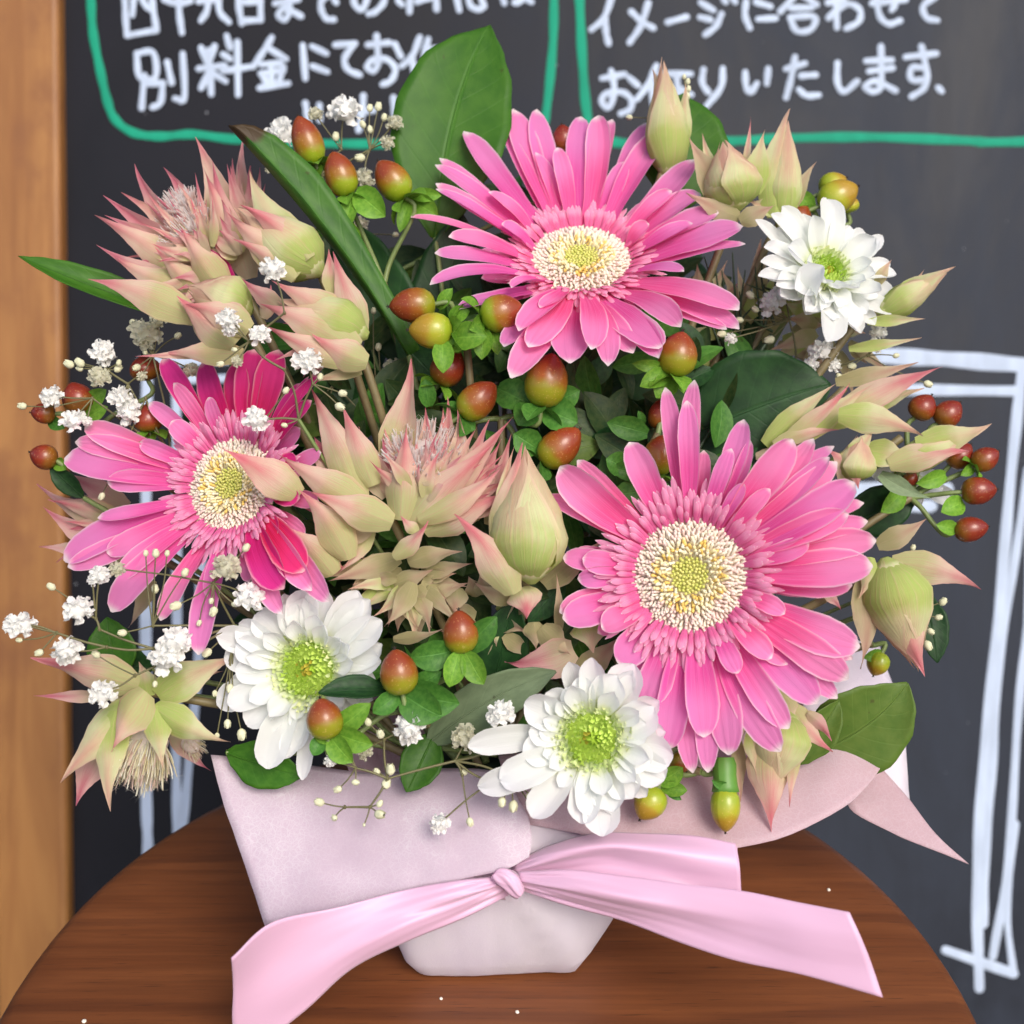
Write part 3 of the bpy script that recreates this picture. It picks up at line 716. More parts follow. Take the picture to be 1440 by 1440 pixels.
Z5 = (760, 500, 2.88); Z4 = (560, 120, 2.88); Z3 = (0, 400, 2.88)
Z8 = lambda x, y: ((840 + x / 2.571 - 760) * 2.88, (940 + y / 2.571 - 500) * 2.88)
lt = lambda x, y, w, *r: (*Z8(x, y), w * 1.12, *r)
gerbera('large pink gerbera with cream disc at lower right, the biggest and most open bloom', 970, 809, .338, ndir(-12, 3), 79, Z5, [
 (505, 130, 66, -1), (622, 100, 70, -1), (592, 185, 72, 1), (822, 262, 82, -1), (772, 380, 60, 1), (848, 345, 50, -1.5), (360, 352, 100, 0),
 (78, 450, 128, 1), (150, 425, 70, -1), (26, 572, 66, 0), (112, 568, 60, -1), (95, 820, 82, 0), (175, 820, 84, 1.5), (155, 905, 76, 1),
 (78, 1040, 84, -1), (90, 1065, 110, 0), (250, 1103, 92, 1.4), (312, 1245, 115, 0), (425, 1420, 120, 0),
 lt(255, 292, 95, 0), lt(345, 377, 66, -1.5), lt(398, 375, 70, -1), lt(385, 247, 100, 1), lt(474, 312, 100, 0), lt(690, 216, 85, 1), lt(663, 300, 100, 0),
 (1120, 1408, 120, 0), (1200, 1388, 80, -1), (1243, 1310, 118, 1), (1262, 1230, 80, -1.5), (1292, 1180, 130, .6), (1262, 930, 90, -1.5),
 (1345, 852, 128, 1), (1356, 750, 104, .4), (1322, 672, 72, -1), (1247, 642, 92, 1.6), (1306, 598, 64, -1.4), (1268, 515, 118, .8),
 (1198, 432, 84, .3), (1188, 368, 56, -1.5), (1103, 338, 84, -.6), (1018, 342, 112, 1), (1170, 412, 70, 1.1),
 (925, 545, 56, 2.2, 0, 1.0), (822, 520, 50, 2.2, 0, 1.0), (1082, 760, 74, 2.2, 0, 1.0), (932, 1222, 80, 2.2, 0, 1.0), (800, 1285, 70, 2.2, 0, 1.0), (982, 1045, 64, 2.4, 0, 1.0),
 (880, 1130, 64, -.5), (1000, 1250, 90, -.6), (700, 1440, 90, -1.2)], seed=3)
gerbera('pink gerbera at the top centre, tilted upwards in front of the broad green leaf', 817, 365, .392, ndir(0, 38), 70, Z4, [
 (268, 183, 92, .6), (430, 188, 62, -1.4), (470, 92, 106, .4), (452, 110, 70, -.6), (565, 92, 96, .2), (645, 245, 62, .6), (745, 108, 84, .2), (808, 112, 90, .9), (868, 118, 62, -1),
 (1005, 132, 86, -.2), (1095, 162, 96, .8), (1200, 290, 110, 0), (1225, 440, 110, -.5), (1392, 560, 130, .6), (1402, 632, 78, -.8), (1150, 740, 60, 1),
 (1378, 905, 112, .8), (1378, 972, 84, -.2), (1330, 985, 60, -.8), (1140, 955, 84, -1), (1060, 1050, 126, .6), (1055, 1105, 90, -1), (950, 1050, 90, -1.4),
 (850, 1098, 80, .1), (782, 1052, 88, 1.2), (695, 1120, 125, -1.4), (458, 1168, 100, -.6), (430, 1055, 84, -1.6), (530, 1047, 98, .6), (492, 978, 92, 1.2),
 (578, 882, 58, 2), (465, 805, 50, 1.6), (250, 888, 92, -.4), (135, 792, 66, .2), (158, 660, 62, .2), (208, 608, 74, .9), (48, 510, 40, -1.5), (153, 312, 64, .7), (168, 293, 64, -.6),
 (160, 380, 60, .2), (156, 415, 62, .9), (1102, 420, 60, 1.6, 0, 1.0), (1185, 548, 70, 1.6, 0, 1.0), (372, 425, 56, 1.6, 0, 1.0), (420, 560, 60, 1), (560, 260, 56, -1.6), (920, 300, 70, -1.2), (1290, 500, 90, .8), (1010, 560, 66, 1.6, 0, 1)],
 cone=.30, seed=8)
gerbera('deep pink gerbera at the left, its disc partly crossed by a pale bract', 326, 681, .356, ndir(-20, 12), 66, Z3, [
 (648, 298, 78, -.4, 1), (690, 555, 72, 1.4), (842, 458, 62, 1.2), (700, 400, 60, .4), (815, 310, 110, -.6, 1), (960, 308, 110, .2, 1), (1030, 262, 96, -.8, 1), (1110, 262, 112, 0, 1),
 (1292, 368, 50, .6, 1), (1240, 372, 44, 1, 1), (1205, 400, 44, .2, 1), (1262, 470, 50, 0, 1), (345, 570, 92, -.6), (303, 640, 82, .1), (248, 692, 124, .8), (428, 798, 80, 1.4),
 (395, 945, 54, 1.2), (245, 1112, 112, .4), (268, 1140, 84, -.8), (420, 1076, 84, 1.3), (472, 1192, 80, .5), (445, 1322, 104, -.2), (638, 1352, 72, .2), (790, 1490, 90, 0), (836, 1262, 34, 1),
 (1142, 1228, 116, .9, 1), (1222, 1160, 116, 1.2, 1), (1250, 1232, 86, .1), (1316, 1275, 90, -.6), (1132, 1325, 82, -1), (1200, 700, 70, 0, 1), (1200, 860, 70, 0, 1), (1120, 1010, 80, 0, 1), (560, 640, 60, .8), (600, 480, 60, -1)],
 cone=.16, seed=5)

# ------------------------------------------------------------------ chrysanthemums
def mum(label, cx, cy, d, n, r0px, tips, rings, cone=.15, seed=1, zoom=(0, 0, 1)):
    rnd = random.Random(seed); c = P(cx, cy, d); r0 = S(r0px, d); ox, oy, zs = zoom
    t = thing('chrysanthemum', c, label, 'chrysanthemum', 'white chrysanthemums in the arrangement')
    e1 = n.cross(V((0, 0, 1))).normalized(); e2 = n.cross(e1)
    for i, tp in enumerate(tips):
        x, y, w_ = tp[:3]; lay = tp[3] if len(tp) > 3 else 0
        px, py = ox + x / zs, oy + y / zs; lift = 0
        for _ in range(3):
            h = hit(px, py, c + n * (lift + lay * .0016), n); q = h - c; q = q - n * q.dot(n); lift = min(cone * q.length, .014)
        dr = q.normalized(); L = q.length
        blade('petal', M['mum'], t, c + dr * r0 * .6 + n * (lay * .0014 - .001), h, S(w_ / zs, d) * 1.06, n, arch=rnd.uniform(.0, .12) * L, cup=rnd.uniform(.25, .65), prof='mum',
              nu=8, nv=12, groove=.02, ruffle=.02, tipcurl=rnd.uniform(-.03, .10) * L, twist=rnd.uniform(-.25, .25), sway=rnd.uniform(-.06, .06) * L, seed=i)
    for (cnt, Lk, wpx, up, lay, a0, a1) in rings:
        for i in range(cnt):
            a = R(a0 + (a1 - a0) * (i + .5 + rnd.uniform(-.25, .25)) / cnt); u_ = up + rnd.uniform(-.12, .12)
            dr = (RT * math.cos(a) + UP * math.sin(a)); dr = (dr - n * dr.dot(n)).normalized()
            L = S(Lk * rnd.uniform(.88, 1.1), d)
            b = c + dr * r0 * .75 + n * lay * .0014
            blade('petal', M['mum'], t, b, b + dr * L * math.cos(u_) + n * L * math.sin(u_), S(wpx * rnd.uniform(.88, 1.1), d), n, arch=-.06 * L, cup=rnd.uniform(.4, .8), prof='mum', nu=8, nv=10, groove=.015, ruffle=.02, tipcurl=rnd.uniform(0, .12) * L, seed=i)
    g = G(); K = 240
    for i in range(K):
        q = math.sqrt((i + .5) / K); a = i * 2.39996; dr = e1 * math.cos(a) + e2 * math.sin(a)
        p = c + dr * r0 * q * .98 + n * (.0025 * (1 - q * q)); L = .0020 + .0014 * q
        col = (.42, .62, .06) if q < .3 else ((.60, .78, .16) if q < .65 else (.78, .87, .45)); k = rnd.uniform(.8, 1.15); col = tuple(min(.9, v * k) for v in col)
        if q < .3 and rnd.random() < .3: col = (.5, .42, .05)
        tp = p + n * L + dr * L * (q * 1.0 - .3) + (e1 * rnd.uniform(-1, 1) + e2 * rnd.uniform(-1, 1)) * L * .25
        g.grid(blade_rows(p, tp, r0 * .12, dr, cup=.5, prof='oval', nu=2, nv=4, tipcurl=-L * .3), col=col)
    revolve(g, c - n * .001, n, .003, [(0, r0 * .9), (.5, r0 * .7), (1, .0003)], 20, col=(.46, .62, .10))
    o = g.build('disc_florets', M['tint'], t); o['kind'] = 'stuff'
    g = G(); revolve(g, c - n * .008, n, .0075, [(0, .0015), (.5, r0 * .5), (1, r0 * .75)], 16); g.build('calyx', M['sepal_dark'], t)
    stem_to(t, c - n * .007, -n, .0018)
    return t
ZT = (1040, 230, 4.8)
mum('full white chrysanthemum at the upper right, just below the yellow green berries', 1160, 386, .385, ndir(18, 22), 34, [
 (85, 395, 110, 0), (200, 350, 130, .6), (270, 300, 150, 1), (355, 370, 120, .2), (600, 235, 175, .6), (655, 385, 110, 1.1), (745, 430, 100, .4), (860, 470, 150, 0), (945, 515, 110, -.6),
 (1045, 765, 110, -.6), (1000, 700, 110, -1), (930, 900, 150, 0), (850, 1030, 150, .1), (770, 1140, 170, -.5), (590, 1200, 210, .3), (430, 1010, 150, .6), (800, 760, 130, 1), (130, 590, 120, -.4), (110, 690, 110, -.8),
 (250, 820, 150, .6), (350, 870, 170, 1.0), (500, 960, 170, 1.3), (660, 990, 150, .9), (640, 700, 120, 1.0), (90, 790, 100, -1), (700, 1060, 150, 0)],
 [(16, 78, 34, .15, -.6, 0, 360), (5, 58, 34, .5, .8, 0, 360), (9, 40, 24, .85, 1.6, 180, 380)], zoom=ZT, seed=21)
ct = bpy.data.objects['chrysanthemum']
blade('petal', M['mum'], ct, P(1146, 430, .377), P(1158, 374, .368), S(48, .37), ndir(-30, 30), arch=.003, cup=.7, prof='mum', nu=8, nv=10)
ZL = (0, 750, 2.88)
z8b = lambda x, y, w, l=0: ((400 + x / 2.571) * 2.88, (780 + y / 2.571 - 750) * 2.88, w * 1.12, l)
mum('white chrysanthemum with a lime green eye at lower left', 434, 941, .345, ndir(-10, 2), 52, [
 (1235, 232, 130, -.4), (1175, 275, 110, .4), (1040, 322, 120, -.2), (965, 372, 110, .4), (882, 408, 110, 0), (958, 448, 110, .8), (908, 508, 110, 0), (955, 548, 100, .9), (875, 690, 120, -.2), (925, 690, 110, .6),
 (1000, 778, 110, 0), (1090, 955, 130, .2), (1210, 880, 120, -.5), (1060, 800, 100, -.8), z8b(155, 128, 120, -.4), z8b(78, 150, 110, 0), z8b(268, 128, 110, .2), z8b(315, 160, 110, .1), z8b(357, 235, 110, .3), z8b(365, 320, 100, -.4), z8b(358, 385, 100, .2),
 z8b(330, 450, 100, -.3), z8b(270, 480, 80, .3), z8b(62, 815, 60, -.6), z8b(10, 740, 80, -1), z8b(60, 640, 90, -.6), z8b(130, 560, 80, -.6)],
 [(7, 50, 30, .6, 1.2, 20, 260), (6, 46, 28, .6, 1.4, -40, 70), (5, 36, 24, .4, .5, 200, 330), (12, 72, 34, .15, -.9, 0, 360)], zoom=ZL, seed=22)
mum('white chrysanthemum with a bright green eye at the bottom centre above the bow', 832, 1037, .332, ndir(-6, 0), 52, [
 (1112, 362, 84, -.2), (1075, 440, 80, .8), (1262, 398, 130, -.4), (1205, 430, 120, .3), (1338, 545, 130, 0), (1312, 612, 110, .6), (1408, 728, 130, -.2), (1375, 812, 120, -.5), (1320, 760, 110, .6), (1262, 882, 120, .1), (1150, 1018, 130, -.3), (1190, 930, 120, .5),
 (1072, 972, 110, .2), (1110, 940, 100, .9), (893, 948, 110, -.2), (780, 815, 120, .2), (662, 690, 100, -.8), (700, 840, 100, -1), (868, 535, 120, .2), (940, 495, 100, -.5), (880, 640, 90, .6), (860, 720, 110, .9), (1020, 480, 70, .4)],
 [(6, 50, 30, .6, 1.2, -95, 120), (7, 42, 24, .55, .8, 120, 265), (8, 72, 34, .15, -.9, -80, 120)], zoom=(400, 780, 2.571), seed=23)
mum('mostly hidden white chrysanthemum at the right edge between pale bracts and red berries', 1268, 662, .395, ndir(40, -10), 18, [
 (1225, 668, 24, 0), (1322, 680, 30, .5), (1335, 700, 26, 0), (1290, 712, 24, 0), (1240, 640, 20, 0), (1300, 640, 22, 0), (1262, 716, 24, .3)], [], seed=24)
mum('pale chrysanthemum half hidden behind the gerbera below the beige bracts', 1070, 425, .415, ndir(0, 20), 12, [
 (1062, 400, 16, 0), (1095, 418, 18, 0), (1082, 440, 20, 0), (1050, 440, 16, 0), (1040, 418, 16, 0)], [], seed=25)

# ------------------------------------------------------------------ blushing bride (serruria) heads and buds
def bud(parent, b, t, wd, mat, nb=5, flare=0.0, rot=0, seed=0, ring=1.0):
    """closed bud: pointed bracts wrapped round the axis"""
    rnd = random.Random(seed); L = (t - b).length; ax = (t - b).normalized()
    e1 = (-FW - ax * (-FW).dot(ax)).normalized(); e2 = ax.cross(e1); Rr = wd / 2 * ring
    tb = [(0, .30), (.12, .78), (.3, 1), (.5, .88), (.7, .55), (.88, .22), (1, .04)]
    for k in range(nb):
        g = G(); ph = rot + 2 * math.pi * k / nb * (1 if nb < 4 else 2 if nb == 5 else 1); inner = k / nb
        sc_ = 1.06 - .12 * inner; LL = L * (.86 + .14 * inner) if k else L * .93; tilt = flare * (1 - inner) * (.5 + rnd.random())
        rows = []; nv = 16; nu = 10; hs = R(78)
        c0, s0 = math.cos(ph), math.sin(ph)
        for i in range(nv + 1):
            v = i / nv; r = Rr * sc_ * lerp_table(tb, v) + tilt * L * v * v * .5
            wprof = lerp_table([(0, .8), (.35, 1), (.6, .85), (.8, .6), (.93, .35), (1, .05)], v)
            row = []
            for j in range(nu + 1):
                x = 2 * j / nu - 1; an = ph + x * hs * wprof
                rr = r * (1 + .05 * abs(x) ** 3 + .03 * math.sin(v * 7 + k + x))
                row.append(b + ax * (LL * v) + (e1 * math.cos(an) + e2 * math.sin(an)) * rr)
            rows.append(row)
        g.grid(rows); g.build('bract', M[mat], parent)
    g = G(); revolve(g, b - ax * L * .05, ax, L * .2, [(0, .0012), (.25, Rr * .35), (.6, Rr * .62), (1, Rr * .5)], 14); g.build('receptacle', M['bract_green' if mat != 'bract_beige' else mat], parent)
def tuft(parent, c, n, r, h, count, seed=0, cols=((.95, .92, .90), (.95, .93, .92), (.92, .84, .80), (.93, .82, .80), (.86, .70, .66))):
    rnd = random.Random(seed); g = G(); e1 = n.orthogonal().normalized(); e2 = n.cross(e1)
    for i in range(count):
        q = math.sqrt(rnd.random()); a = rnd.random() * 6.283
        dr = e1 * math.cos(a) + e2 * math.sin(a)
        b = c + dr * r * q * .75; k = rnd.uniform(.65, 1.1)
        t_ = c + dr * r * q * 1.25 + n * h * k * (1 - .35 * q * q) + V((rnd.uniform(-1, 1), rnd.uniform(-1, 1), rnd.uniform(-1, 1))) * h * .13
        col = rnd.choice(cols)
        m_ = b.lerp(t_, .6) + dr * r * .05
        tube(g, [b, m_, t_], r * .042, r * .02, 4, 3, col=col, caps=False)
        if rnd.random() < .6:     # feathery tip
            for _ in range(5):
                dv = V((rnd.uniform(-1, 1), rnd.uniform(-1, 1), rnd.uniform(-1, 1))) * h * .14
                g.grid([[t_, t_ + V((r * .012, 0, 0))], [t_ + dv, t_ + dv + V((0, 0, r * .006))]], col=tuple(min(.93, v * 1.12) for v in col))
    revolve(g, c - n * h * .1, n, h * .8, [(0, r * .9), (.5, r * .85), (.85, r * .5), (1, .0004)], 18, col=(.88, .78, .74))
    o = g.build('tuft', M['tint_soft'], parent); o['kind'] = 'stuff'
def proto(label, cx, cy, d, zoom, bracts, buds=(), tufts=(), extra=(), stemdir=None, seed=0, cat='blushing bride'):
    """bracts: (tipx, tipy, basex, basey, width, dz base mm, dz tip mm, cup, mat, arch)  in zoom pixels"""
    rnd = random.Random(seed); ox, oy, zs = zoom
    c = P(cx, cy, d); t = thing('blushing_bride', c, label, cat, 'pale pink and green blushing bride flowers')
    for (px, py, dd, npx, up, rpx, hpx, cnt) in tufts:
        rpx *= .8; hpx *= .75 if seed != 37 else 1; cnt = int(cnt * .7); tuft(t, P(ox + px / zs, oy + py / zs, d + dd * .001), ndir(npx, up), S(rpx, d), S(hpx, d), cnt, seed, *([STRAW] if seed == 37 else []))
    for (bx, by, tx, ty, w_, mat, nb, fl, rot) in buds:
        dz = 0
        bud(t, P(ox + bx / zs, oy + by / zs, d), P(ox + tx / zs, oy + ty / zs, d - .002), S(w_ / zs, d), mat, nb, fl, rot, seed + int(bx))
    ex = []
    for (bx, by, rp, a0, a1, l0, l1, w_, cnt, db, dt) in extra:
        for q in range(cnt):
            an = R(a0 + (a1 - a0) * (q + rnd.random()) / cnt); ln = rnd.uniform(l0, l1); rr = rp * rnd.uniform(.3, 1)
            ex.append((bx + math.cos(an) * (rr + ln), by - math.sin(an) * (rr + ln), bx + math.cos(an) * rr, by - math.sin(an) * rr, w_ * rnd.uniform(.7, 1.2), db + rnd.uniform(-3, 3), dt + rnd.uniform(-4, 4), rnd.uniform(-.5, .5), rnd.choice(['bract_pink', 'bract_dusky', 'bract_dusky'] if seed not in (48, 50) else ['bract_beige', 'bract_beige', 'bract_green'])))
    for i, br in enumerate(list(bracts) + ex):
        tx, ty, bx, by, w_, db, dt, cup = br[:8]; mat = br[8] if len(br) > 8 else 'bract_pink'; arch = br[9] if len(br) > 9 else .08
        b = P(ox + bx / zs, oy + by / zs, d - db * .001); tp = P(ox + tx / zs, oy + ty / zs, d - dt * .001); L = (tp - b).length
        blade('bract', M[mat], t, b, tp, S((w_ if seed != 35 else min(w_, 175)) / zs, d) * .90, -FW, arch=arch * L, cup=cup * rnd.uniform(.8, 1.5), prof='bract', nu=10, nv=20, ruffle=.035, keel=.7,
              twist=rnd.uniform(-.55, .55), sway=rnd.uniform(-.09, .09) * L, tipcurl=rnd.uniform(-.10, .08) * L, seed=i + seed)
    stem_to(t, c + (FW * .002), (FOAM - c).normalized(), .0014, 'stem_brown')
    return t
ZB = (120, 170, 3.6)
proto('large dusky pink blushing bride with white fluffy centre, topmost at the left', 330, 390, .372, ZB, [
 (255, 222, 560, 660, 170, -14, -8, .4, 'bract_dusky'), (392, 232, 600, 620, 150, -15, -9, .4, 'bract_dusky'), (97, 382, 560, 760, 170, -12, -4, .4, 'bract_dusky'), (186, 366, 590, 720, 150, -13, -6, .4),
 (100, 480, 520, 700, 120, -8, -2, .3, 'bract_dusky'), (36, 468, 560, 800, 190, -5, 2, -.3), (62, 632, 500, 850, 120, -2, 2, -.3, 'bract_dusky'), (135, 680, 600, 880, 190, 2, 3, -.4),
 (545, 70, 760, 700, 210, -16, -10, .5), (648, 206, 800, 760, 160, -6, -4, -.3, 'bract_dusky'), (745, 190, 830, 640, 110, -14, -12, .3, 'bract_dusky'), (808, 50, 850, 560, 100, -20, -16, .3, 'bract_dusky'),
 (840, 230, 900, 640, 150, -14, -12, .3, 'bract_dusky'), (600, 240, 720, 700, 130, -2, -2, -.3, 'bract_pink'), (470, 540, 740, 860, 170, 5, 6, -.5, 'gerbera_dark'), (475, 525, 720, 880, 200, 6, 7, -.45), (355, 640, 620, 900, 160, 4, 6, -.4),
 (690, 400, 830, 800, 190, 0, 0, -.4, 'bract_dusky'), (800, 440, 1000, 760, 150, 2, 2, -.4)],
 tufts=[(520, 560, 9, -25, 25, 46, 52, 420), (480, 440, 9, -30, 40, 34, 34, 240)], extra=[(640, 700, 80, 95, 215, 240, 430, 75, 26, -5, -3), (640, 700, 80, 80, 190, 120, 260, 70, 12, 4, 8), (820, 620, 60, 70, 130, 260, 400, 90, 9, -12, -12), (640, 800, 40, 150, 230, 120, 280, 80, 8, 2, 5), (800, 700, 60, 100, 170, 120, 280, 80, 8, 3, 5)], seed=31)
proto('fat cream and yellow green blushing bride bud behind the dark folded leaf', 450, 385, .362, ZB, [
 (720, 465, 1080, 780, 210, 6, 6, -.4), (830, 250, 1120, 720, 260, -6, -10, -.3, 'bract_green'), (790, 432, 1130, 700, 190, 8, 7, -.5), (740, 590, 1060, 800, 120, 8, 7, -.4, 'bract_pink')],
 buds=[(1180, 760, 740, 420, 290, 'bract_green', 5, .0, .4)], seed=32)
proto('blushing bride bud with a lime cap and one long pink bract reaching left', 330, 440, .356, ZB, [
 (5, 796, 560, 1000, 210, 2, 6, -.2), (180, 930, 640, 1080, 10, 0, 0, 0), (470, 890, 760, 1130, 230, 8, 8, -.4), (510, 930, 830, 1060, 200, 10, 10, -.4, 'bract_pink'), (390, 1170, 800, 1180, 150, 6, 5, -.3), (255, 1195, 640, 1170, 60, 0, 4, -.2, 'bract_pink'),
 (460, 900, 700, 1150, 150, 5, 6, -.3, 'bract_beige')],
 buds=[(830, 960, 490, 830, 270, 'bract_green', 5, .0, 1.0)], seed=33)
proto('half open pink and cream blushing bride above the deep pink gerbera', 500, 480, .352, ZB, [
 (880, 920, 1380, 1160, 260, 6, 9, -.4), (945, 812, 1340, 1010, 200, 3, 6, -.4), (888, 1020, 1340, 1230, 150, 7, 8, -.4), (1148, 1080, 1430, 1220, 190, 9, 9, -.5, 'bract_pink'), (1250, 655, 1400, 1080, 180, -2, 0, -.3, 'bract_pink'),
 (1235, 650, 1260, 880, 110, -3, -2, .3), (785, 790, 1000, 950, 120, 0, 3, -.4, 'bract_dusky'), (940, 830, 900, 1000, 90, 0, 0, -.4, 'bract_dusky'), (1120, 1330, 1400, 1270, 70, 2, 3, .3, 'bract_beige')],
 buds=[(1410, 1080, 960, 900, 240, 'bract_green', 5, .05, .2)], extra=[(1300, 1080, 80, 130, 240, 150, 330, 75, 10, 1, 3)], seed=34)
ZC = (400, 350, 2.88)
proto('wide open pink blushing bride with spiky bracts in the middle of the arrangement', 550, 730, .350, ZC, [
 (515, 445, 430, 900, 190, -8, -6, .5), (570, 640, 560, 960, 110, -7, -5, .3), (660, 598, 640, 900, 90, -12, -8, .3), (700, 650, 680, 960, 120, -8, -6, .3), (640, 640, 600, 960, 110, -9, -7, .3), (830, 690, 700, 1040, 110, -6, -4, .3),
 (925, 680, 600, 1060, 130, 0, 5, -.3), (895, 862, 540, 1100, 120, 6, 9, -.4), (780, 722, 640, 1080, 130, -2, 0, -.4), (918, 748, 830, 1120, 110, -4, -2, -.3), (915, 990, 560, 1140, 170, 3, 5, -.4), (880, 770, 760, 1100, 130, -3, -2, -.3), (820, 870, 700, 1120, 150, 0, 2, -.4, 'bract_pink'),
 (93, 545, 310, 1020, 210, 2, 0, -.4), (232, 630, 360, 960, 150, 3, 2, -.4), (-30, 832, 350, 1060, 220, 4, 10, -.3), (-250, 1000-190, 60, 1000, 200, 6, 16, -.2), (492, 725, 470, 1100, 320, 6, 5, -.5), (860, 780, 500, 1130, 170, 4, 6, -.4), (120, 760, 200, 900, 110, -3, -3, .3, 'bract_dusky'),
 (60, 975, 260, 1260, 230, 4, 8, -.4), (110, 985, 440, 1110, 170, 7, 9, -.4), (0, 1120, 200, 1320, 230, 2, 6, -.4), (470, 1080, 540, 1150, 60, 8, 8, -.4), (585, 1100, 440, 1250, 90, 7, 9, -.4), (300, 720, 420, 1000, 140, -2, -2, .3, 'bract_dusky'), (400, 760, 480, 1040, 140, -1, -1, -.3, 'bract_dusky')],
 tufts=[(560, 860, 6, 10, 40, 62, 60, 480)], extra=[(560, 1040, 90, 25, 150, 170, 330, 62, 26, -4, -2), (560, 1040, 100, 30, 140, 120, 260, 62, 14, 4, 7), (640, 1080, 80, 5, 70, 160, 290, 65, 16, 0, 2), (380, 1120, 50, 140, 240, 160, 330, 85, 9, -2, 1)], seed=35)
proto('plump cream and green blushing bride bud with a pink tip, right of the open one', 745, 780, .344, ZC, [
 (688, 1072, 930, 1400, 180, 6, 8, -.5, 'bract_pink'), (932, 800, 900, 1150, 90, 1, 0, .2, 'bract_green'), (965, 782, 870, 1240, 150, 3, 2, -.5, 'bract_pink')],
 buds=[(1000, 1330, 975, 780, 300, 'bract_green', 5, .0, -.5)], seed=36)
ZD = (0, 750, 2.88)
proto('drooping pale green blushing bride with straw coloured tuft, bottom left', 210, 975, .348, ZD, [
 (128, 500, 560, 620, 190, 0, 6, -.3, 'bract_pink'), (240, 1012, 560, 680, 190, 3, 8, -.4, 'bract_green'), (308, 1104, 420, 860, 140, -8, -4, .2, 'bract_dusky'), (445, 1128, 470, 720, 150, 5, 8, -.4, 'bract_green'), (448, 885, 590, 640, 200, 9, 12, -.5, 'bract_pink'),
 (662, 950, 620, 700, 130, 6, 12, -.4, 'bract_green'), (935, 845, 620, 700, 150, 5, 6, -.4, 'bract_green', .25), (960, 500, 640, 660, 180, 0, 0, .3, 'bract_green'), (850, 968, 700, 760, 110, -10, -10, .2, 'bract_dusky'), (900, 560, 700, 600, 110, -4, -4, .3, 'bract_beige'),
 (560, 520, 600, 660, 110, 0, -2, -.3, 'bract_green'), (140, 655, 420, 660, 60, -6, -4, .2, 'bract_dusky'), (380, 560, 560, 660, 160, -3, -4, .3, 'bract_beige')],
 tufts=[(590, 850, 5, -5, -58, 44, 66, 460), (770, 850, 9, 40, -20, 18, 30, 130)], seed=37)
ZE = (900, 50, 3.13)
proto('slim closed green blushing bride bud rising highest at the top right', 937, 225, .408, ZE, [
 (60, 130, 90, 560, 150, 2, 1, -.4, 'bract_green'), (205, 200, 160, 520, 110, 1, 0, -.4, 'bract_green')],
 buds=[(125, 610, 100, 75, 185, 'bract_green', 5, .0, .3)], seed=38)
proto('round pointed blushing bride bud with ragged collar on a bare stem, top right', 1036, 300, .392, ZE, [
 (218, 445, 400, 760, 170, -3, -2, .3, 'bract_beige'), (205, 690, 440, 800, 120, 3, 6, -.3, 'bract_beige'), (545, 420, 500, 700, 140, -3, -3, .3, 'bract_green'), (598, 745, 440, 820, 110, 4, 7, -.3, 'bract_beige'), (490, 352, 450, 640, 40, -5, -6, .2, 'bract_pink'), (275, 425, 330, 640, 60, -4, -4, .2, 'bract_green')],
 buds=[(425, 760, 362, 440, 250, 'bract_green', 5, .04, .8)], seed=39)
proto('tall narrow yellow green blushing bride bud just above the white chrysanthemum', 1100, 310, .400, ZE, [
 (665, 312, 600, 800, 175, 4, 2, -.4, 'bract_green'), (782, 550, 650, 790, 80, -2, -4, .2, 'bract_beige'), (480, 730, 620, 760, 110, 2, 1, .3, 'bract_green')],
 buds=[(620, 820, 655, 340, 150, 'bract_green', 4, .0, 0)], seed=40)
proto('small green blushing bride bud pointing right beside the upper white chrysanthemum', 1228, 430, .385, ZE, [
 (1380, 1022, 1120, 1180, 120, 3, 3, -.5, 'bract_green'), (1258, 1245, 1000, 1262, 60, 3, 4, .3, 'bract_green'), (1250, 1030, 1040, 1250, 110, 1, 1, -.4, 'bract_beige'), (1110, 985, 1040, 1100, 60, -3, -3, .2, 'bract_beige'), (1240, 1330, 920, 1380, 60, 0, 2, .3, 'bract_green')],
 buds=[(1060, 1220, 1370, 1030, 135, 'bract_green', 4, .02, .5)], seed=41)
ZR = (1000, 400, 2.4)
proto('pink edged blushing bride fanning to the right over the white chalk line', 1190, 545, .382, ZR, [
 (790, 275, 420, 440, 110, 3, 5, -.3, 'bract_pink'), (478, 325, 250, 520, 70, 5, 7, -.3, 'bract_pink'), (550, 335, 300, 530, 90, 4, 7, -.3, 'bract_green'), (700, 262, 420, 330, 70, -2, -2, .2, 'bract_beige'), (640, 320, 380, 470, 110, 2, 3, -.3, 'bract_green'), (430, 330, 180, 540, 90, 2, 2, -.3, 'bract_green'),
 (440, 490, 210, 540, 60, 5, 7, -.3, 'bract_pink'), (350, 530, 150, 580, 60, 0, 0, -.3, 'bract_dusky'), (720, 350, 520, 420, 70, -2, -3, -.2, 'bract_green')], seed=42)
proto('small half opened blushing bride facing the viewer, round lime centre, at the right', 1205, 640, .372, ZR, [
 (718, 512, 430, 440, 120, 4, 5, -.4, 'bract_green'), (400, 560, 500, 640, 120, 2, 3, -.3, 'bract_pink'), (690, 600, 520, 560, 110, -1, 0, .3, 'bract_green'), (500, 690, 460, 560, 110, 3, 4, -.3, 'bract_pink'), (560, 480, 470, 600, 80, 3, 3, -.3, 'bract_green')],
 buds=[(480, 660, 500, 500, 130, 'bract_green', 5, .1, .5)], seed=43)
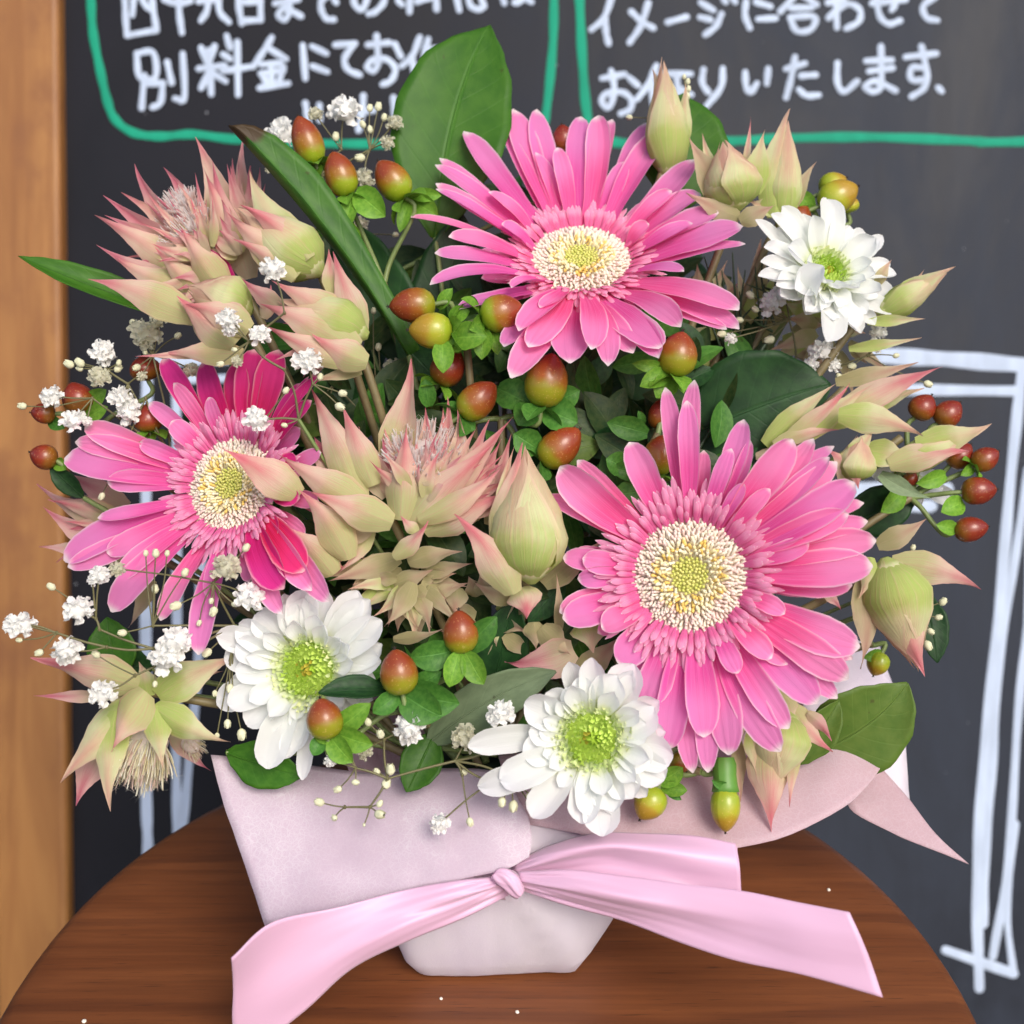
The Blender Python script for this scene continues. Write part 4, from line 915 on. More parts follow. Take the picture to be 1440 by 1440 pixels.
proto('long yellow green blushing bride bud pointing right below the red berries', 1270, 615, .375, ZR, [
 (955, 468, 690, 540, 120, 4, 4, -.4, 'bract_green'), (882, 562, 600, 610, 110, 5, 6, -.4, 'bract_pink'), (745, 722, 570, 640, 70, 0, 2, .3, 'leaf_grey'), (730, 790, 560, 880, 90, 0, 1, .2, 'bract_beige')],
 buds=[(620, 610, 930, 480, 110, 'bract_green', 4, .02, .9)], seed=44)
proto('drooping closed blushing bride with one bract stretched right, at the right edge', 1250, 800, .362, ZR, [
 (915, 1030, 610, 940, 130, 0, 3, -.2, 'bract_pink'), (512, 1300, 520, 980, 130, 0, 2, -.2, 'bract_beige'), (510, 900, 560, 1020, 90, -2, 0, -.3, 'bract_beige'), (730, 1325, 600, 980, 190, 6, 5, -.5, 'bract_pink'), (440, 1100, 380, 1040, 40, 0, 0, 0, 'bract_dusky'), (500, 1060, 540, 920, 70, 2, 4, -.3, 'bract_green')],
 buds=[(590, 940, 700, 1320, 215, 'bract_green', 5, .02, .2)], seed=45)
ZF = (840, 940, 2.571)
proto('blushing bride hanging down over the paper beneath the large gerbera', 1085, 1020, .350, ZF, [
 (625, 585, 640, 240, 190, 5, 4, -.5, 'bract_pink'), (690, 498, 720, 260, 60, 3, 4, -.4, 'bract_pink'), (575, 392, 560, 220, 90, 2, 3, -.4, 'bract_green'), (852, 302, 700, 130, 110, 0, 4, -.3, 'bract_pink'), (845, 262, 760, 160, 60, 2, 3, -.3, 'bract_dusky'), (520, 505, 500, 240, 60, -3, -2, .2, 'bract_beige'), (700, 260, 640, 60, 130, 0, 2, -.3, 'bract_pink'),
 (600, 350, 570, 240, 40, 3, 4, -.3, 'bract_pink'), (510, 290, 500, 140, 80, -2, 0, .2, 'bract_beige')],
 buds=[(680, 160, 620, 470, 200, 'bract_green', 5, .05, .3)], seed=46)
proto('dusky blushing bride spikes poking out at the left edge behind the gerbera', 145, 740, .385, Z3, [
 (152, 808, 420, 960, 90, 0, 0, -.2, 'bract_dusky'), (200, 872, 480, 940, 110, 2, 3, -.3, 'bract_pink'), (178, 900, 420, 1060, 100, -2, -2, .2, 'bract_dusky'), (163, 1062, 360, 1080, 60, -3, -3, .2, 'bract_dusky'), (250, 760, 520, 900, 110, -3, -3, .2, 'bract_dusky'), (330, 1130, 520, 1080, 70, -3, -2, .2, 'bract_beige'), (520, 1390, 620, 1200, 80, -2, 0, .2, 'bract_beige')], extra=[(520, 960, 40, 150, 220, 180, 330, 70, 8, -2, -2)], seed=47)
ZG = (400, 760, 2.88)
proto('spent beige blushing bride collar of dry looking bracts below the centre flower', 590, 810, .353, ZG, [
 (175, 165, 470, 70, 110, 0, 4, -.3, 'bract_beige'), (405, 348, 520, 170, 100, 6, 8, -.3, 'bract_beige'), (720, 45, 500, 90, 100, 4, 5, -.3, 'bract_beige'), (610, 115, 440, 180, 90, 0, 1, -.2, 'bract_beige'), (750, 170, 580, 230, 70, 0, 0, -.2, 'bract_beige'), (320, 200, 480, 130, 110, -2, 0, -.2, 'bract_beige'),
 (640, 360, 440, 400, 60, 2, 4, -.2, 'bract_beige'), (690, 310, 700, 190, 110, 0, 0, -.3, 'bract_beige'), (240, 110, 180, 90, 110, 2, 3, -.3, 'bract_pink'), (430, 260, 420, 200, 120, -4, -3, -.2, 'bract_dusky'), (640, 70, 560, 150, 90, -4, -4, -.2, 'bract_beige')], extra=[(520, 150, 80, 180, 380, 90, 240, 80, 22, 0, 1), (820, 330, 120, 0, 360, 60, 160, 80, 14, -4, -3), (420, 100, 100, 160, 300, 60, 200, 80, 10, -2, 0)], seed=48)
proto('small pink striped blushing bride bract pair hanging under the plump bud', 735, 840, .352, ZG, [
 (980, 318, 960, 190, 165, 5, 6, -.5, 'bract_pink'), (890, 492, 1170, 440, 190, 2, 6, .3, 'bract_dusky'), (1160, 465, 1040, 350, 130, 3, 5, -.3, 'bract_beige'), (1020, 440, 1010, 330, 110, 2, 2, -.3, 'bract_beige'), (1250, 455, 1230, 320, 180, 0, 3, -.3, 'bract_green'), (1290, 0, 1050, 180, 130, 0, 2, .2, 'bract_beige'), (1100, 130, 1110, 380, 50, 2, 3, .2, 'bract_beige'),
 (770, 170, 920, 240, 90, -2, -1, .3, 'bract_beige'), (1380, 380, 1180, 560, 130, -3, -2, -.2, 'bract_beige')], seed=49)

proto('muddle of beige and green blushing bride bracts beneath the upper right chrysanthemum', 1080, 500, .405, (900, 350, 1), [
 (1110 - 900, 20, 170, 130, 26, 0, 0, -.2, 'bract_beige'), (60, 90, 100, 190, 26, 0, 0, -.2, 'bract_green')], extra=[(170, 120, 60, 0, 360, 40, 90, 26, 26, 0, 1), (270, 110, 40, 0, 360, 30, 80, 24, 16, 3, 4), (80, 110, 40, 20, 200, 40, 80, 24, 10, -3, -2)], seed=50)
# ------------------------------------------------------------------ leaves
def leaf(label, b, t, w_, mat='leaf', cup=.15, arch=.06, sway=0, N=None, prof='leaf', group='broad green leaves', back=None):
    bp = P(*b); tp = P(*t); L = (tp - bp).length
    th = thing('leaf', bp, label, 'leaf', group); dm = (b[2] + t[2]) / 2
    N = N or -FW
    kw = dict(arch=arch * L, cup=cup, prof=prof, sway=sway * L, nu=12, nv=22, ruffle=.018, seed=len(label))
    rows = blade_rows(bp, tp, S(w_, dm), N, **kw)
    g = G(); g.grid(rows); o = g.build('leaf_blade', M[mat], th); solid(o, .0003)
    g = G(); mid = [r[6] - FW * .0001 for r in rows]
    tube(g, mid, .00045, .00012, 5, 0); g.build('midrib', M['leaf_grey' if mat in ('leaf_grey',) else mat], th)
    stem_to(th, bp, (FOAM - bp).normalized(), .0009, 'stem', 'stalk')
    return th
leaf('broad bright green leaf standing up behind the top gerbera', (612, 335, .408), (688, 36, .425), 165, 'leaf', .12, .05, -.06)
leaf('long folded leaf with a brown withered tip slanting across the upper left', (575, 500, .378), (322, 178, .372), 72, 'leaf_withered', .9, .03, .03, N=ndir(35, 50), prof='gerb')
leaf('narrow dark green leaf reaching out over the wooden frame at the upper left', (285, 455, .388), (26, 360, .375), 48, 'leaf', .5, .04, -.06, N=ndir(0, 35))
leaf('green leaf showing between two pale buds at the top right', (955, 300, .418), (962, 132, .424), 130, 'leaf', .1)
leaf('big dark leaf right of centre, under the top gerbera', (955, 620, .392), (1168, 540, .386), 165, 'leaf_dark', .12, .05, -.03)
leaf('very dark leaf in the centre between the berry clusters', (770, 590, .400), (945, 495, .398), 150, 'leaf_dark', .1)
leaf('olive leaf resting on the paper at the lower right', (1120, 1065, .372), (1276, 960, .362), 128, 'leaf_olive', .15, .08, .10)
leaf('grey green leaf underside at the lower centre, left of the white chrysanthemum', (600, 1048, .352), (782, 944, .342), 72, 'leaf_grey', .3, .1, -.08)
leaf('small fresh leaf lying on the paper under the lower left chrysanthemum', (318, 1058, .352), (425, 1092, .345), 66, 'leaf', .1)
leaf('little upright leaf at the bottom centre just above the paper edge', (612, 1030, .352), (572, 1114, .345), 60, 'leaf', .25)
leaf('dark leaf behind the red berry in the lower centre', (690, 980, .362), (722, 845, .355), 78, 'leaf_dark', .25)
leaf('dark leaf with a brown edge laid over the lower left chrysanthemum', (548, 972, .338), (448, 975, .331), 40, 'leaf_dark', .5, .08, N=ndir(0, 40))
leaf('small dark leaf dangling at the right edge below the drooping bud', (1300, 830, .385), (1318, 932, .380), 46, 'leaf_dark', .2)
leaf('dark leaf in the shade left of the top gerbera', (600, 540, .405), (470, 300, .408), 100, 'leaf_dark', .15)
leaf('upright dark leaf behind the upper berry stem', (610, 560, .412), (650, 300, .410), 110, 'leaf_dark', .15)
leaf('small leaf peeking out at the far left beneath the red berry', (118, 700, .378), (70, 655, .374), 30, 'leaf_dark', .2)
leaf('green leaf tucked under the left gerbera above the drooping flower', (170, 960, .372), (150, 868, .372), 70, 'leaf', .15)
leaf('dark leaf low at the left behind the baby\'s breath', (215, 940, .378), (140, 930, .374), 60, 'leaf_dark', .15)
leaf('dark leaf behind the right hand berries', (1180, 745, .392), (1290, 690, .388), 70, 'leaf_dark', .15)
leaf('short olive leaf behind the hanging blushing bride at the lower right', (1120, 1075, .362), (1180, 985, .360), 50, 'leaf_olive', .4)

# filler foliage: leafy stems filling the gaps
rnd = random.Random(99); places = ['the top gerbera', 'the upper right buds', 'the right hand white chrysanthemum', 'the right edge flowers', 'the large right gerbera', 'the hanging lower right flower', 'the bottom white chrysanthemum',
    'the lower centre berries', 'the lower left chrysanthemum', 'the left gerbera', 'the upper left fluffy flower', 'the centre pink flower']
for k in range(12):
    a = R(90 - 30 * k); cx, cy = 710 + 245 * math.cos(a), 640 - 225 * math.sin(a) * (1 if math.sin(a) > 0 else .95)
    if k == 11: cx, cy = 640, 620
    c = P(cx, cy, dsurf(cx, cy) + .035)
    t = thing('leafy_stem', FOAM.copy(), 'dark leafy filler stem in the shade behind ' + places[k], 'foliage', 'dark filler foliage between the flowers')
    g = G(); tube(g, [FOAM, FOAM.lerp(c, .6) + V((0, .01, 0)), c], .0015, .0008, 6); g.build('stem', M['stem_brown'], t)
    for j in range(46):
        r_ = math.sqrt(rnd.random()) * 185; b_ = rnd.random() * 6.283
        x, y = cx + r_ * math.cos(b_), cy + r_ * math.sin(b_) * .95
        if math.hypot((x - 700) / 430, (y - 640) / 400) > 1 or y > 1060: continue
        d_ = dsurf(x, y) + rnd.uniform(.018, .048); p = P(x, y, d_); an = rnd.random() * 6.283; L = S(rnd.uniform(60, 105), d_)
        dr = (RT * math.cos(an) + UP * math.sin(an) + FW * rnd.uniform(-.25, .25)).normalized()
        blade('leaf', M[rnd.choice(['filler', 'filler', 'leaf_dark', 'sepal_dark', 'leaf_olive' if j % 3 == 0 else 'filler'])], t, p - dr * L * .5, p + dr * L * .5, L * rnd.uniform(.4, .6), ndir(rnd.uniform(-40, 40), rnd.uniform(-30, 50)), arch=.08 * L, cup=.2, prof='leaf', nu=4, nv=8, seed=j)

# ------------------------------------------------------------------ St John's wort sprigs: berries with sepals on branching stems
BP = [(0, .20), (.03, .48), (.10, .72), (.22, .92), (.38, 1.0), (.55, .97), (.70, .84), (.82, .64), (.91, .42), (.97, .22), (1, .03)]
def sprig(label, joint, d, berries, zoom=(0, 0, 1), leaves=(), root=None, sep='sepal', seed=0, nsep=5):
    """berries: (basex, basey, tipx, tipy, width, mat, dz_mm, sepal?)"""
    rnd = random.Random(seed); ox, oy, zs = zoom; j = P(*joint, d)
    t = thing('berry_sprig', j, label, 'berry sprig', 'hypericum berry sprigs')
    for i, (bx, by, tx, ty, w_, mat, dz, sp) in enumerate(berries):
        dd = d - dz * .001; b = P(ox + bx / zs, oy + by / zs, dd); tp = P(ox + tx / zs, oy + ty / zs, dd - .0015); ax = (tp - b).normalized(); L = (tp - b).length; r = S(w_ / zs, dd) / 2
        g = G(); revolve(g, b, ax, L, [(a_, r * q) for a_, q in BP], 22)
        o = g.build('berry', M[mat], t)
        g = G()
        revolve(g, tp - ax * r * .06, ax, r * .22, [(0, r * .10), (.6, r * .055), (1, r * .02)], 6)
        for q in range(3):
            e = ax.orthogonal().normalized(); e = Matrix.Rotation(q * 2.1, 3, ax) @ e
            tube(g, [tp, tp + ax * r * .12 + e * r * .13], r * .025, r * .015, 4, 0)
        g.build('style', M['black_tip'], o)
        if sp:
            e = ax.orthogonal().normalized()
            for q in range(nsep):
                dr = Matrix.Rotation(q * 6.283 / nsep + i + .4, 3, ax) @ e
                open_ = sp + rnd.uniform(-.12, .12)
                sd_ = (dr * math.cos(open_) + ax * math.sin(open_)).normalized(); LL = r * rnd.uniform(1.35, 1.75)
                blade('sepal', M[sep], t, b + dr * r * .1, b + sd_ * LL, r * rnd.uniform(.95, 1.2), ax, arch=.06 * LL, cup=.35, prof='sepal', nu=6, nv=8, tipcurl=-LL * .12, seed=q)
        g = G(); tube(g, [b + ax * r * .08, b - ax * r * .9, j.lerp(b, .3) + FW * .002, j], .0008, .001, 6); g.build('stem', M['stem'], t)
    for (bx, by, tx, ty, w_, mt, dz) in leaves:
        b = P(ox + bx / zs, oy + by / zs, d - dz * .001); tp = P(ox + tx / zs, oy + ty / zs, d - dz * .001 - .003); L = (tp - b).length
        blade('leaf', M[mt], t, b, tp, S(w_ / zs, d), -FW, arch=.12 * L, cup=.35, prof='sepal', nu=8, nv=10, tipcurl=-.06 * L, ruffle=.02, twist=rnd.uniform(-.4, .4), seed=int(w_))
    stem_to(t, j, (FOAM - j).normalized(), .0013, 'stem_brown', 'main_stem')
    return t
ZH = (300, 150, 4.5)
sprig('sprig of four berries, red above and green below, at the top left', (540, 400), .392, [
 (650, 365, 535, 60, 195, 'berry_mix', 0, -.2), (850, 565, 755, 285, 205, 'berry_mix', 6, -.5), (1215, 580, 1045, 345, 215, 'berry_mix', 4, -.4), (735, 735, 620, 480, 170, 'berry_red', 2, -.4)],
 ZH, [(900, 540, 1085, 690, 185, 'sepal', 8), (880, 575, 830, 790, 115, 'sepal', 8), (790, 760, 930, 880, 150, 'sepal', 7), (1240, 600, 1180, 790, 90, 'sepal', 3), (1260, 570, 1440, 560, 90, 'sepal', 1), (1260, 600, 1420, 690, 150, 'sepal', 0), (660, 370, 650, 470, 90, 'sepal', -1)], seed=51)
ZI = (540, 380, 3.13)
sprig('tight berry cluster with bright green sepals left of the top gerbera\'s lowest petals', (655, 470), .366, [
 (225, 150, 22, 160, 155, 'berry_orange', 4, 0), (300, 270, 108, 262, 160, 'berry_green', 9, -.3), (430, 215, 608, 155, 165, 'berry_mix', 7, -.3), (240, 500, 330, 350, 150, 'berry_red', -3, -.2)],
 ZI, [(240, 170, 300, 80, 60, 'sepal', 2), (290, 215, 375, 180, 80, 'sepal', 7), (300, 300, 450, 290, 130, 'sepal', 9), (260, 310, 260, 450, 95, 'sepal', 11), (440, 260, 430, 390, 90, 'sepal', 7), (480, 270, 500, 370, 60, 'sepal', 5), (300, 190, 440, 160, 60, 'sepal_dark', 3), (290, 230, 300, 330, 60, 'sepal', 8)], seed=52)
sprig('three orange brown berries stepping down the middle above the central flower', (705, 590), .366, [
 (340, 640, 490, 500, 155, 'berry_orange', 6, -.4), (690, 600, 745, 365, 190, 'berry_orange', 8, -.5), (695, 850, 860, 700, 165, 'berry_orange', 6, -.3)],
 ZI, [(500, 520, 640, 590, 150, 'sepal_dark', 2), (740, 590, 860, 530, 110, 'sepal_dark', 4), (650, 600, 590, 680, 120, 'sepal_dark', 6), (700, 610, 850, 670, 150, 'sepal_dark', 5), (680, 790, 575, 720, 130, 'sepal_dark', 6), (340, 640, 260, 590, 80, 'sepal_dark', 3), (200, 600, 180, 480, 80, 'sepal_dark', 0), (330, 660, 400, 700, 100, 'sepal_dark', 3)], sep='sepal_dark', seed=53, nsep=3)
sprig('red brown berries right of centre between the top and right gerberas', (925, 610), .366, [
 (1275, 465, 1315, 270, 175, 'berry_orange', 5, -.4), (1190, 900, 1235, 725, 150, 'berry_mix', 8, -.2), (1200, 700, 1240, 560, 110, 'berry_red', -4, 0)],
 ZI, [(1250, 440, 1095, 410, 60, 'sepal', 5), (1260, 450, 1130, 510, 90, 'sepal', 5), (1270, 470, 1200, 560, 110, 'sepal', 5), (1290, 470, 1320, 540, 50, 'sepal', 4), (1160, 720, 985, 670, 110, 'sepal_dark', 2), (1140, 680, 1120, 620, 40, 'sepal_dark', 2), (1060, 870, 980, 830, 110, 'sepal_dark', 2), (1150, 900, 1000, 870, 90, 'sepal_dark', 1)], seed=54)
Z0 = (0, 0, 1)
sprig('trio of upright brown berries with broad green sepals at the lower centre', (560, 1000), .340, [
 (462, 1038, 450, 982, 52, 'berry_orange', 8, 0), (566, 976, 555, 913, 54, 'berry_orange', 7, 0), (650, 918, 645, 858, 50, 'berry_orange', 5, 0)],
 Z0, [(640, 915, 576, 925, 44, 'sepal_dark', 4), (650, 915, 698, 868, 40, 'sepal_dark', 3), (645, 918, 632, 966, 32, 'sepal', 7), (655, 918, 680, 962, 34, 'sepal', 7), (570, 972, 645, 990, 52, 'sepal_dark', 5), (565, 975, 620, 1008, 54, 'sepal_dark', 6), (560, 975, 525, 1003, 30, 'sepal_dark', 6), (470, 1030, 520, 990, 34, 'sepal', 6), (470, 1030, 523, 1048, 36, 'sepal', 7), (465, 1036, 495, 1072, 36, 'sepal', 8), (455, 1036, 440, 1062, 24, 'sepal_dark', 7), (470, 1030, 440, 1030, 30, 'sepal', 6), (580, 968, 620, 945, 30, 'sepal_dark', 4)], seed=55)
sprig('loose spray of glossy red berries sticking out at the right edge', (1280, 700), .384, [
 (1286, 588, 1310, 556, 38, 'berry_red', -4, 0), (1318, 596, 1350, 566, 38, 'berry_red', -3, 0), (1368, 656, 1404, 634, 34, 'berry_red', 0, -.2), (1352, 692, 1402, 688, 40, 'berry_red', 3, 0), (1342, 748, 1390, 740, 36, 'berry_red', 2, 0), (1335, 655, 1365, 625, 36, 'berry_red', -4, 0), (1272, 668, 1290, 680, 22, 'berry_red', -2, 0)],
 Z0, [(1354, 705, 1325, 720, 30, 'sepal', 2), (1345, 745, 1318, 738, 22, 'sepal', 2), (1368, 656, 1352, 668, 16, 'sepal', 0), (1330, 668, 1290, 680, 26, 'sepal', -1), (1270, 690, 1240, 720, 30, 'sepal', 0)], sep='sepal', seed=56)
sprig('red berries on a small sprig at the far left over the wooden frame', (140, 600), .376, [
 (118, 580, 100, 538, 44, 'berry_red', 2, 0), (78, 582, 43, 580, 30, 'berry_red', 3, 0), (210, 607, 206, 568, 42, 'berry_red', 4, -.3), (80, 648, 42, 636, 36, 'berry_red', 3, 0), (208, 535, 200, 500, 44, 'berry_red', -6, 0)],
 Z0, [(122, 575, 148, 548, 26, 'sepal', 1), (120, 590, 150, 572, 24, 'sepal', 1), (70, 590, 90, 602, 20, 'sepal_dark', 1), (80, 648, 92, 660, 20, 'sepal', 1), (212, 606, 214, 624, 24, 'sepal', 3)], sep='sepal', seed=57)
sprig('two unripe green berries hanging over the paper at the lower right', (985, 1085), .348, [
 (926, 1108, 900, 1152, 46, 'berry_green', 4, 0), (1020, 1106, 1020, 1170, 42, 'berry_green', 5, 0), (948, 1060, 965, 1085, 34, 'berry_orange', -2, 0)],
 Z0, [(925, 1100, 960, 1080, 30, 'sepal', 4), (930, 1105, 966, 1112, 22, 'sepal', 4), (935, 1108, 958, 1125, 12, 'sepal_dark', 3), (920, 1100, 935, 1085, 20, 'sepal', 3), (1025, 1108, 1002, 1098, 14, 'sepal_dark', 5)], seed=58)
t = bpy.data.objects['berry_sprig.007']; g = G(); revolve(g, P(1018, 1065, .346), P(1020, 1110, .344) - P(1018, 1065, .346), .0105, [(0, .0030), (.2, .0037), (.5, .0035), (.8, .0038), (.97, .0042), (1, .003)], 16); g.build('calyx', M['plain_green'], t)
sprig('yellow green berries at the upper right edge against the chalkboard', (1150, 320), .405, [
 (1152, 290, 1206, 262, 48, 'berry_green', 0, 0), (1155, 272, 1190, 250, 40, 'berry_green', -3, 0), (1112, 325, 1135, 290, 36, 'berry_orange', -2, 0), (1192, 300, 1190, 275, 34, 'berry_green', -4, 0)],
 Z0, [(1140, 300, 1125, 268, 24, 'sepal', -2)], seed=59)
sprig('dark red berries behind the top gerbera\'s upper petals', (800, 260), .42, [(795, 215, 790, 175, 34, 'berry_red', 0, 0), (520, 400, 545, 385, 26, 'berry_red', 3, 0)], Z0, [], seed=60)
sprig('solitary olive berry hidden below the drooping right hand bud', (1225, 905), .385, [(1240, 918, 1228, 950, 32, 'berry_green', 0, 0)], Z0, [(1240, 918, 1215, 925, 18, 'sepal', 0)], seed=61)

# ------------------------------------------------------------------ baby's breath
def blossom_mesh(seed, mat, K=44):
    rnd = random.Random(seed); g = G()
    revolve(g, V((0, 0, -.5)), V((0, 0, 1)), 1.15, [(0, .1), (.2, .5), (.5, .7), (.8, .5), (1, .02)], 10)
    for i in range(K):
        z = 1 - 1.45 * (i + .5) / K; a = i * 2.39996; s_ = math.sqrt(max(0, 1 - z * z)); dr = V((s_ * math.cos(a), s_ * math.sin(a), z))
        tg = (dr.orthogonal().normalized() * rnd.uniform(-.5, .5) + dr.cross(dr.orthogonal()).normalized() * rnd.uniform(-.5, .5))
        b = dr * .42; tp = dr * rnd.uniform(.82, 1.05) + tg * .5; N_ = (dr * .8 + tg).normalized()
        g.grid(blade_rows(b, tp, rnd.uniform(.34, .5), N_, arch=.1, cup=rnd.uniform(.2, .8), prof='oval', nu=4, nv=4, ruffle=.16, twist=rnd.uniform(-.8, .8), seed=i))
    o = g.build('blossom', mat); me = o.data; bpy.data.objects.remove(o)
    org = V((0, 0, 0)); return me
# (the builder recentres on its own mean, close enough to the heart of the blossom)
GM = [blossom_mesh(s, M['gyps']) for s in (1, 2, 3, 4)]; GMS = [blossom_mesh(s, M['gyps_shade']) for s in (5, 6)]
def bud_mesh(seed):
    g = G(); revolve(g, V((0, 0, -1)), V((0, 0, 1)), 2, [(0, .2), (.15, .7), (.4, .95), (.65, .8), (.85, .55), (1, .3)], 9)
    for i in range(5):
        a = i * 1.2566; d = V((math.cos(a), math.sin(a), 0)); g.grid(blade_rows(V((0, 0, -1)) + d * .3, V((0, 0, .9)) + d * .75, .7, d, arch=.4, cup=-.3, prof='oval', nu=2, nv=4))
    o = g.build('bud', M['gyps_bud']); me = o.data; bpy.data.objects.remove(o); return me
BMs = bud_mesh(1)
def gyps(label, root, d, forks, blossoms, buds, seed=0):
    """forks: {id: (x, y, parent)}; blossoms: (x, y, r, fork, shade); buds: (x, y, r, fork)"""
    rnd = random.Random(seed); t = thing('babys_breath', P(*root, d), label, "baby's breath", "sprays of white baby's breath")
    F = {0: P(*root, d)}; g = G()
    def seg(a, b, r0, r1):
        m = a.lerp(b, .5) + (UP * rnd.uniform(-.06, .06) + RT * rnd.uniform(-.06, .06)) * (b - a).length
        tube(g, [a, m, b], r0, r1, 5, 4)
    for k, (x, y, pa, dz) in forks.items():
        F[k] = P(x, y, d - dz * .001); seg(F[pa], F[k], .00042, .00032)
        revolve(g, F[k] - V((0, 0, .0006)), V((0, 0, 1)), .0012, [(0, .0003), (.5, .0006), (1, .0003)], 6)
    for (x, y, r, fk, *sh) in blossoms:
        dz = sh[1] if len(sh) > 1 else 0; base = F[fk]; dd = (base - CAM).dot(FW) - .002 - dz * .001; p = P(x, y, dd)
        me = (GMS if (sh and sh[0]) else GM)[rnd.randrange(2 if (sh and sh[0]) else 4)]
        o = bpy.data.objects.new('blossom', me); COL.objects.link(o); o.parent = t; o.location = p - world_loc(t)
        rr = S(r, dd) * 1.0; o.scale = (rr * rnd.uniform(.92, 1.08), rr * rnd.uniform(.92, 1.08), rr * rnd.uniform(.85, 1.0))
        o.rotation_euler = ndir(rnd.uniform(-40, 40), rnd.uniform(-10, 60)).to_track_quat('Z', 'Y').to_euler()
        seg(base, p, .0003, .00025)
        dn = (base - p).normalized() if (base - p).length > 1e-4 else V((0, 0, -1))
    for (x, y, r, fk) in buds:
        base = F[fk]; dd = (base - CAM).dot(FW) - rnd.uniform(-.001, .002); p = P(x, y, dd)
        o = bpy.data.objects.new('bud', BMs); COL.objects.link(o); o.parent = t; o.location = p - world_loc(t)
        rr = S(r, dd) * .82; o.scale = (rr, rr, rr * 1.15)
        o.rotation_euler = (p - base + UP * .003 + V((rnd.uniform(-1, 1), rnd.uniform(-1, 1), 0)) * .003).to_track_quat('Z', 'Y').to_euler()
        seg(base, p, .00026, .0002)
    g.build('stem', M['stem_fine'], t)
    e = FOAM; g = G(); tube(g, [P(*root, d), P(*root, d).lerp(e, .5) + FW * .006, e], .0006, .0009, 5); g.build('main_stem', M['stem'], t)
    return t
gyps("baby's breath spray among the topmost berries at the upper left", (470, 330), .408, {1: (450, 250, 0, 0), 2: (480, 210, 1, 0), 3: (520, 210, 1, 0), 4: (400, 215, 1, 0)},
 [(485, 153, 27, 2), (395, 186, 27, 4, 0, -4), (390, 228, 20, 4, 1), (443, 160, 12, 2, 1), (555, 172, 14, 3, 1), (513, 250, 17, 3, 1), (505, 315, 14, 0, 1), (545, 200, 12, 3, 1)],
 [(520, 152, 6, 3), (532, 150, 7, 3), (510, 175, 6, 3), (520, 182, 6, 3), (472, 192, 7, 2), (506, 222, 8, 3), (425, 225, 7, 1), (424, 240, 6, 1), (556, 330, 5, 0), (478, 262, 6, 1), (540, 165, 6, 3)], 1)
gyps("small white baby's breath blossoms scattered over the pink bracts at the upper left", (420, 590), .346, {1: (400, 520, 0, 4), 2: (350, 480, 1, 7), 3: (372, 590, 0, 2), 4: (440, 540, 0, 3), 5: (400, 440, 2, 10)},
 [(383, 378, 19, 5), (321, 447, 19, 2), (322, 462, 13, 2), (365, 470, 17, 2), (432, 506, 22, 4), (361, 588, 21, 3), (333, 508, 9, 2, 1)], [(327, 462, 6, 2), (402, 549, 6, 3), (400, 598, 5, 0), (310, 512, 6, 2), (482, 553, 7, 4), (478, 572, 8, 4), (330, 492, 5, 2), (450, 530, 6, 4)], 2)
gyps("baby's breath at the far left among the small red berries", (240, 640), .372, {1: (180, 540, 0, 4), 2: (130, 560, 0, 5), 3: (150, 520, 1, 5), 4: (215, 500, 0, 0), 5: (205, 560, 0, 5)},
 [(145, 495, 20, 3), (140, 528, 17, 3, 1), (169, 557, 19, 1), (180, 578, 22, 1), (72, 556, 17, 2), (103, 590, 19, 2), (205, 468, 26, 4, 1), (222, 448, 14, 4, 1), (200, 528, 8, 1, 1), (122, 592, 8, 2), (270, 520, 14, 4, 1)],
 [(97, 512, 8, 3), (112, 510, 8, 3), (112, 518, 6, 3), (166, 518, 7, 3), (167, 510, 5, 3), (31, 571, 7, 2), (192, 517, 7, 4), (198, 530, 7, 4), (133, 540, 6, 3), (188, 455, 7, 4), (143, 698, 6, 5), (250, 472, 6, 4), (204, 495, 5, 4)], 3)
gyps("largest baby's breath spray, spreading over the wooden frame at the lower left", (330, 880), .345, {1: (215, 912, 0, 6), 2: (140, 885, 1, 10), 3: (150, 910, 1, 10), 4: (135, 870, 2, 10), 5: (300, 820, 0, 6), 6: (215, 880, 0, 8), 7: (190, 950, 0, 8), 8: (80, 890, 3, 12)},
 [(28, 877, 22, 8), (15, 873, 11, 8), (109, 855, 24, 4), (94, 915, 23, 3), (144, 973, 22, 7), (233, 922, 29, 1), (248, 902, 24, 1), (352, 838, 24, 5), (318, 797, 24, 5, 1), (140, 808, 15, 4, 0), (130, 815, 10, 4, 0), (165, 800, 14, 5, 1)],
 [(72, 825, 7, 4), (219, 778, 7, 6), (260, 805, 7, 6), (218, 828, 7, 6), (247, 852, 9, 5), (300, 860, 8, 5), (172, 890, 7, 6), (55, 918, 7, 8), (135, 920, 7, 7), (291, 918, 8, 0), (346, 770, 7, 5), (235, 778, 5, 6), (297, 845, 5, 5), (323, 968, 7, 0), (340, 1033, 9, 0), (218, 962, 5, 1), (27, 900, 5, 8), (280, 876, 5, 5), (205, 778, 5, 6), (302, 975, 5, 0), (330, 850, 5, 5), (320, 1018, 7, 0), (305, 1035, 5, 0)], 4)
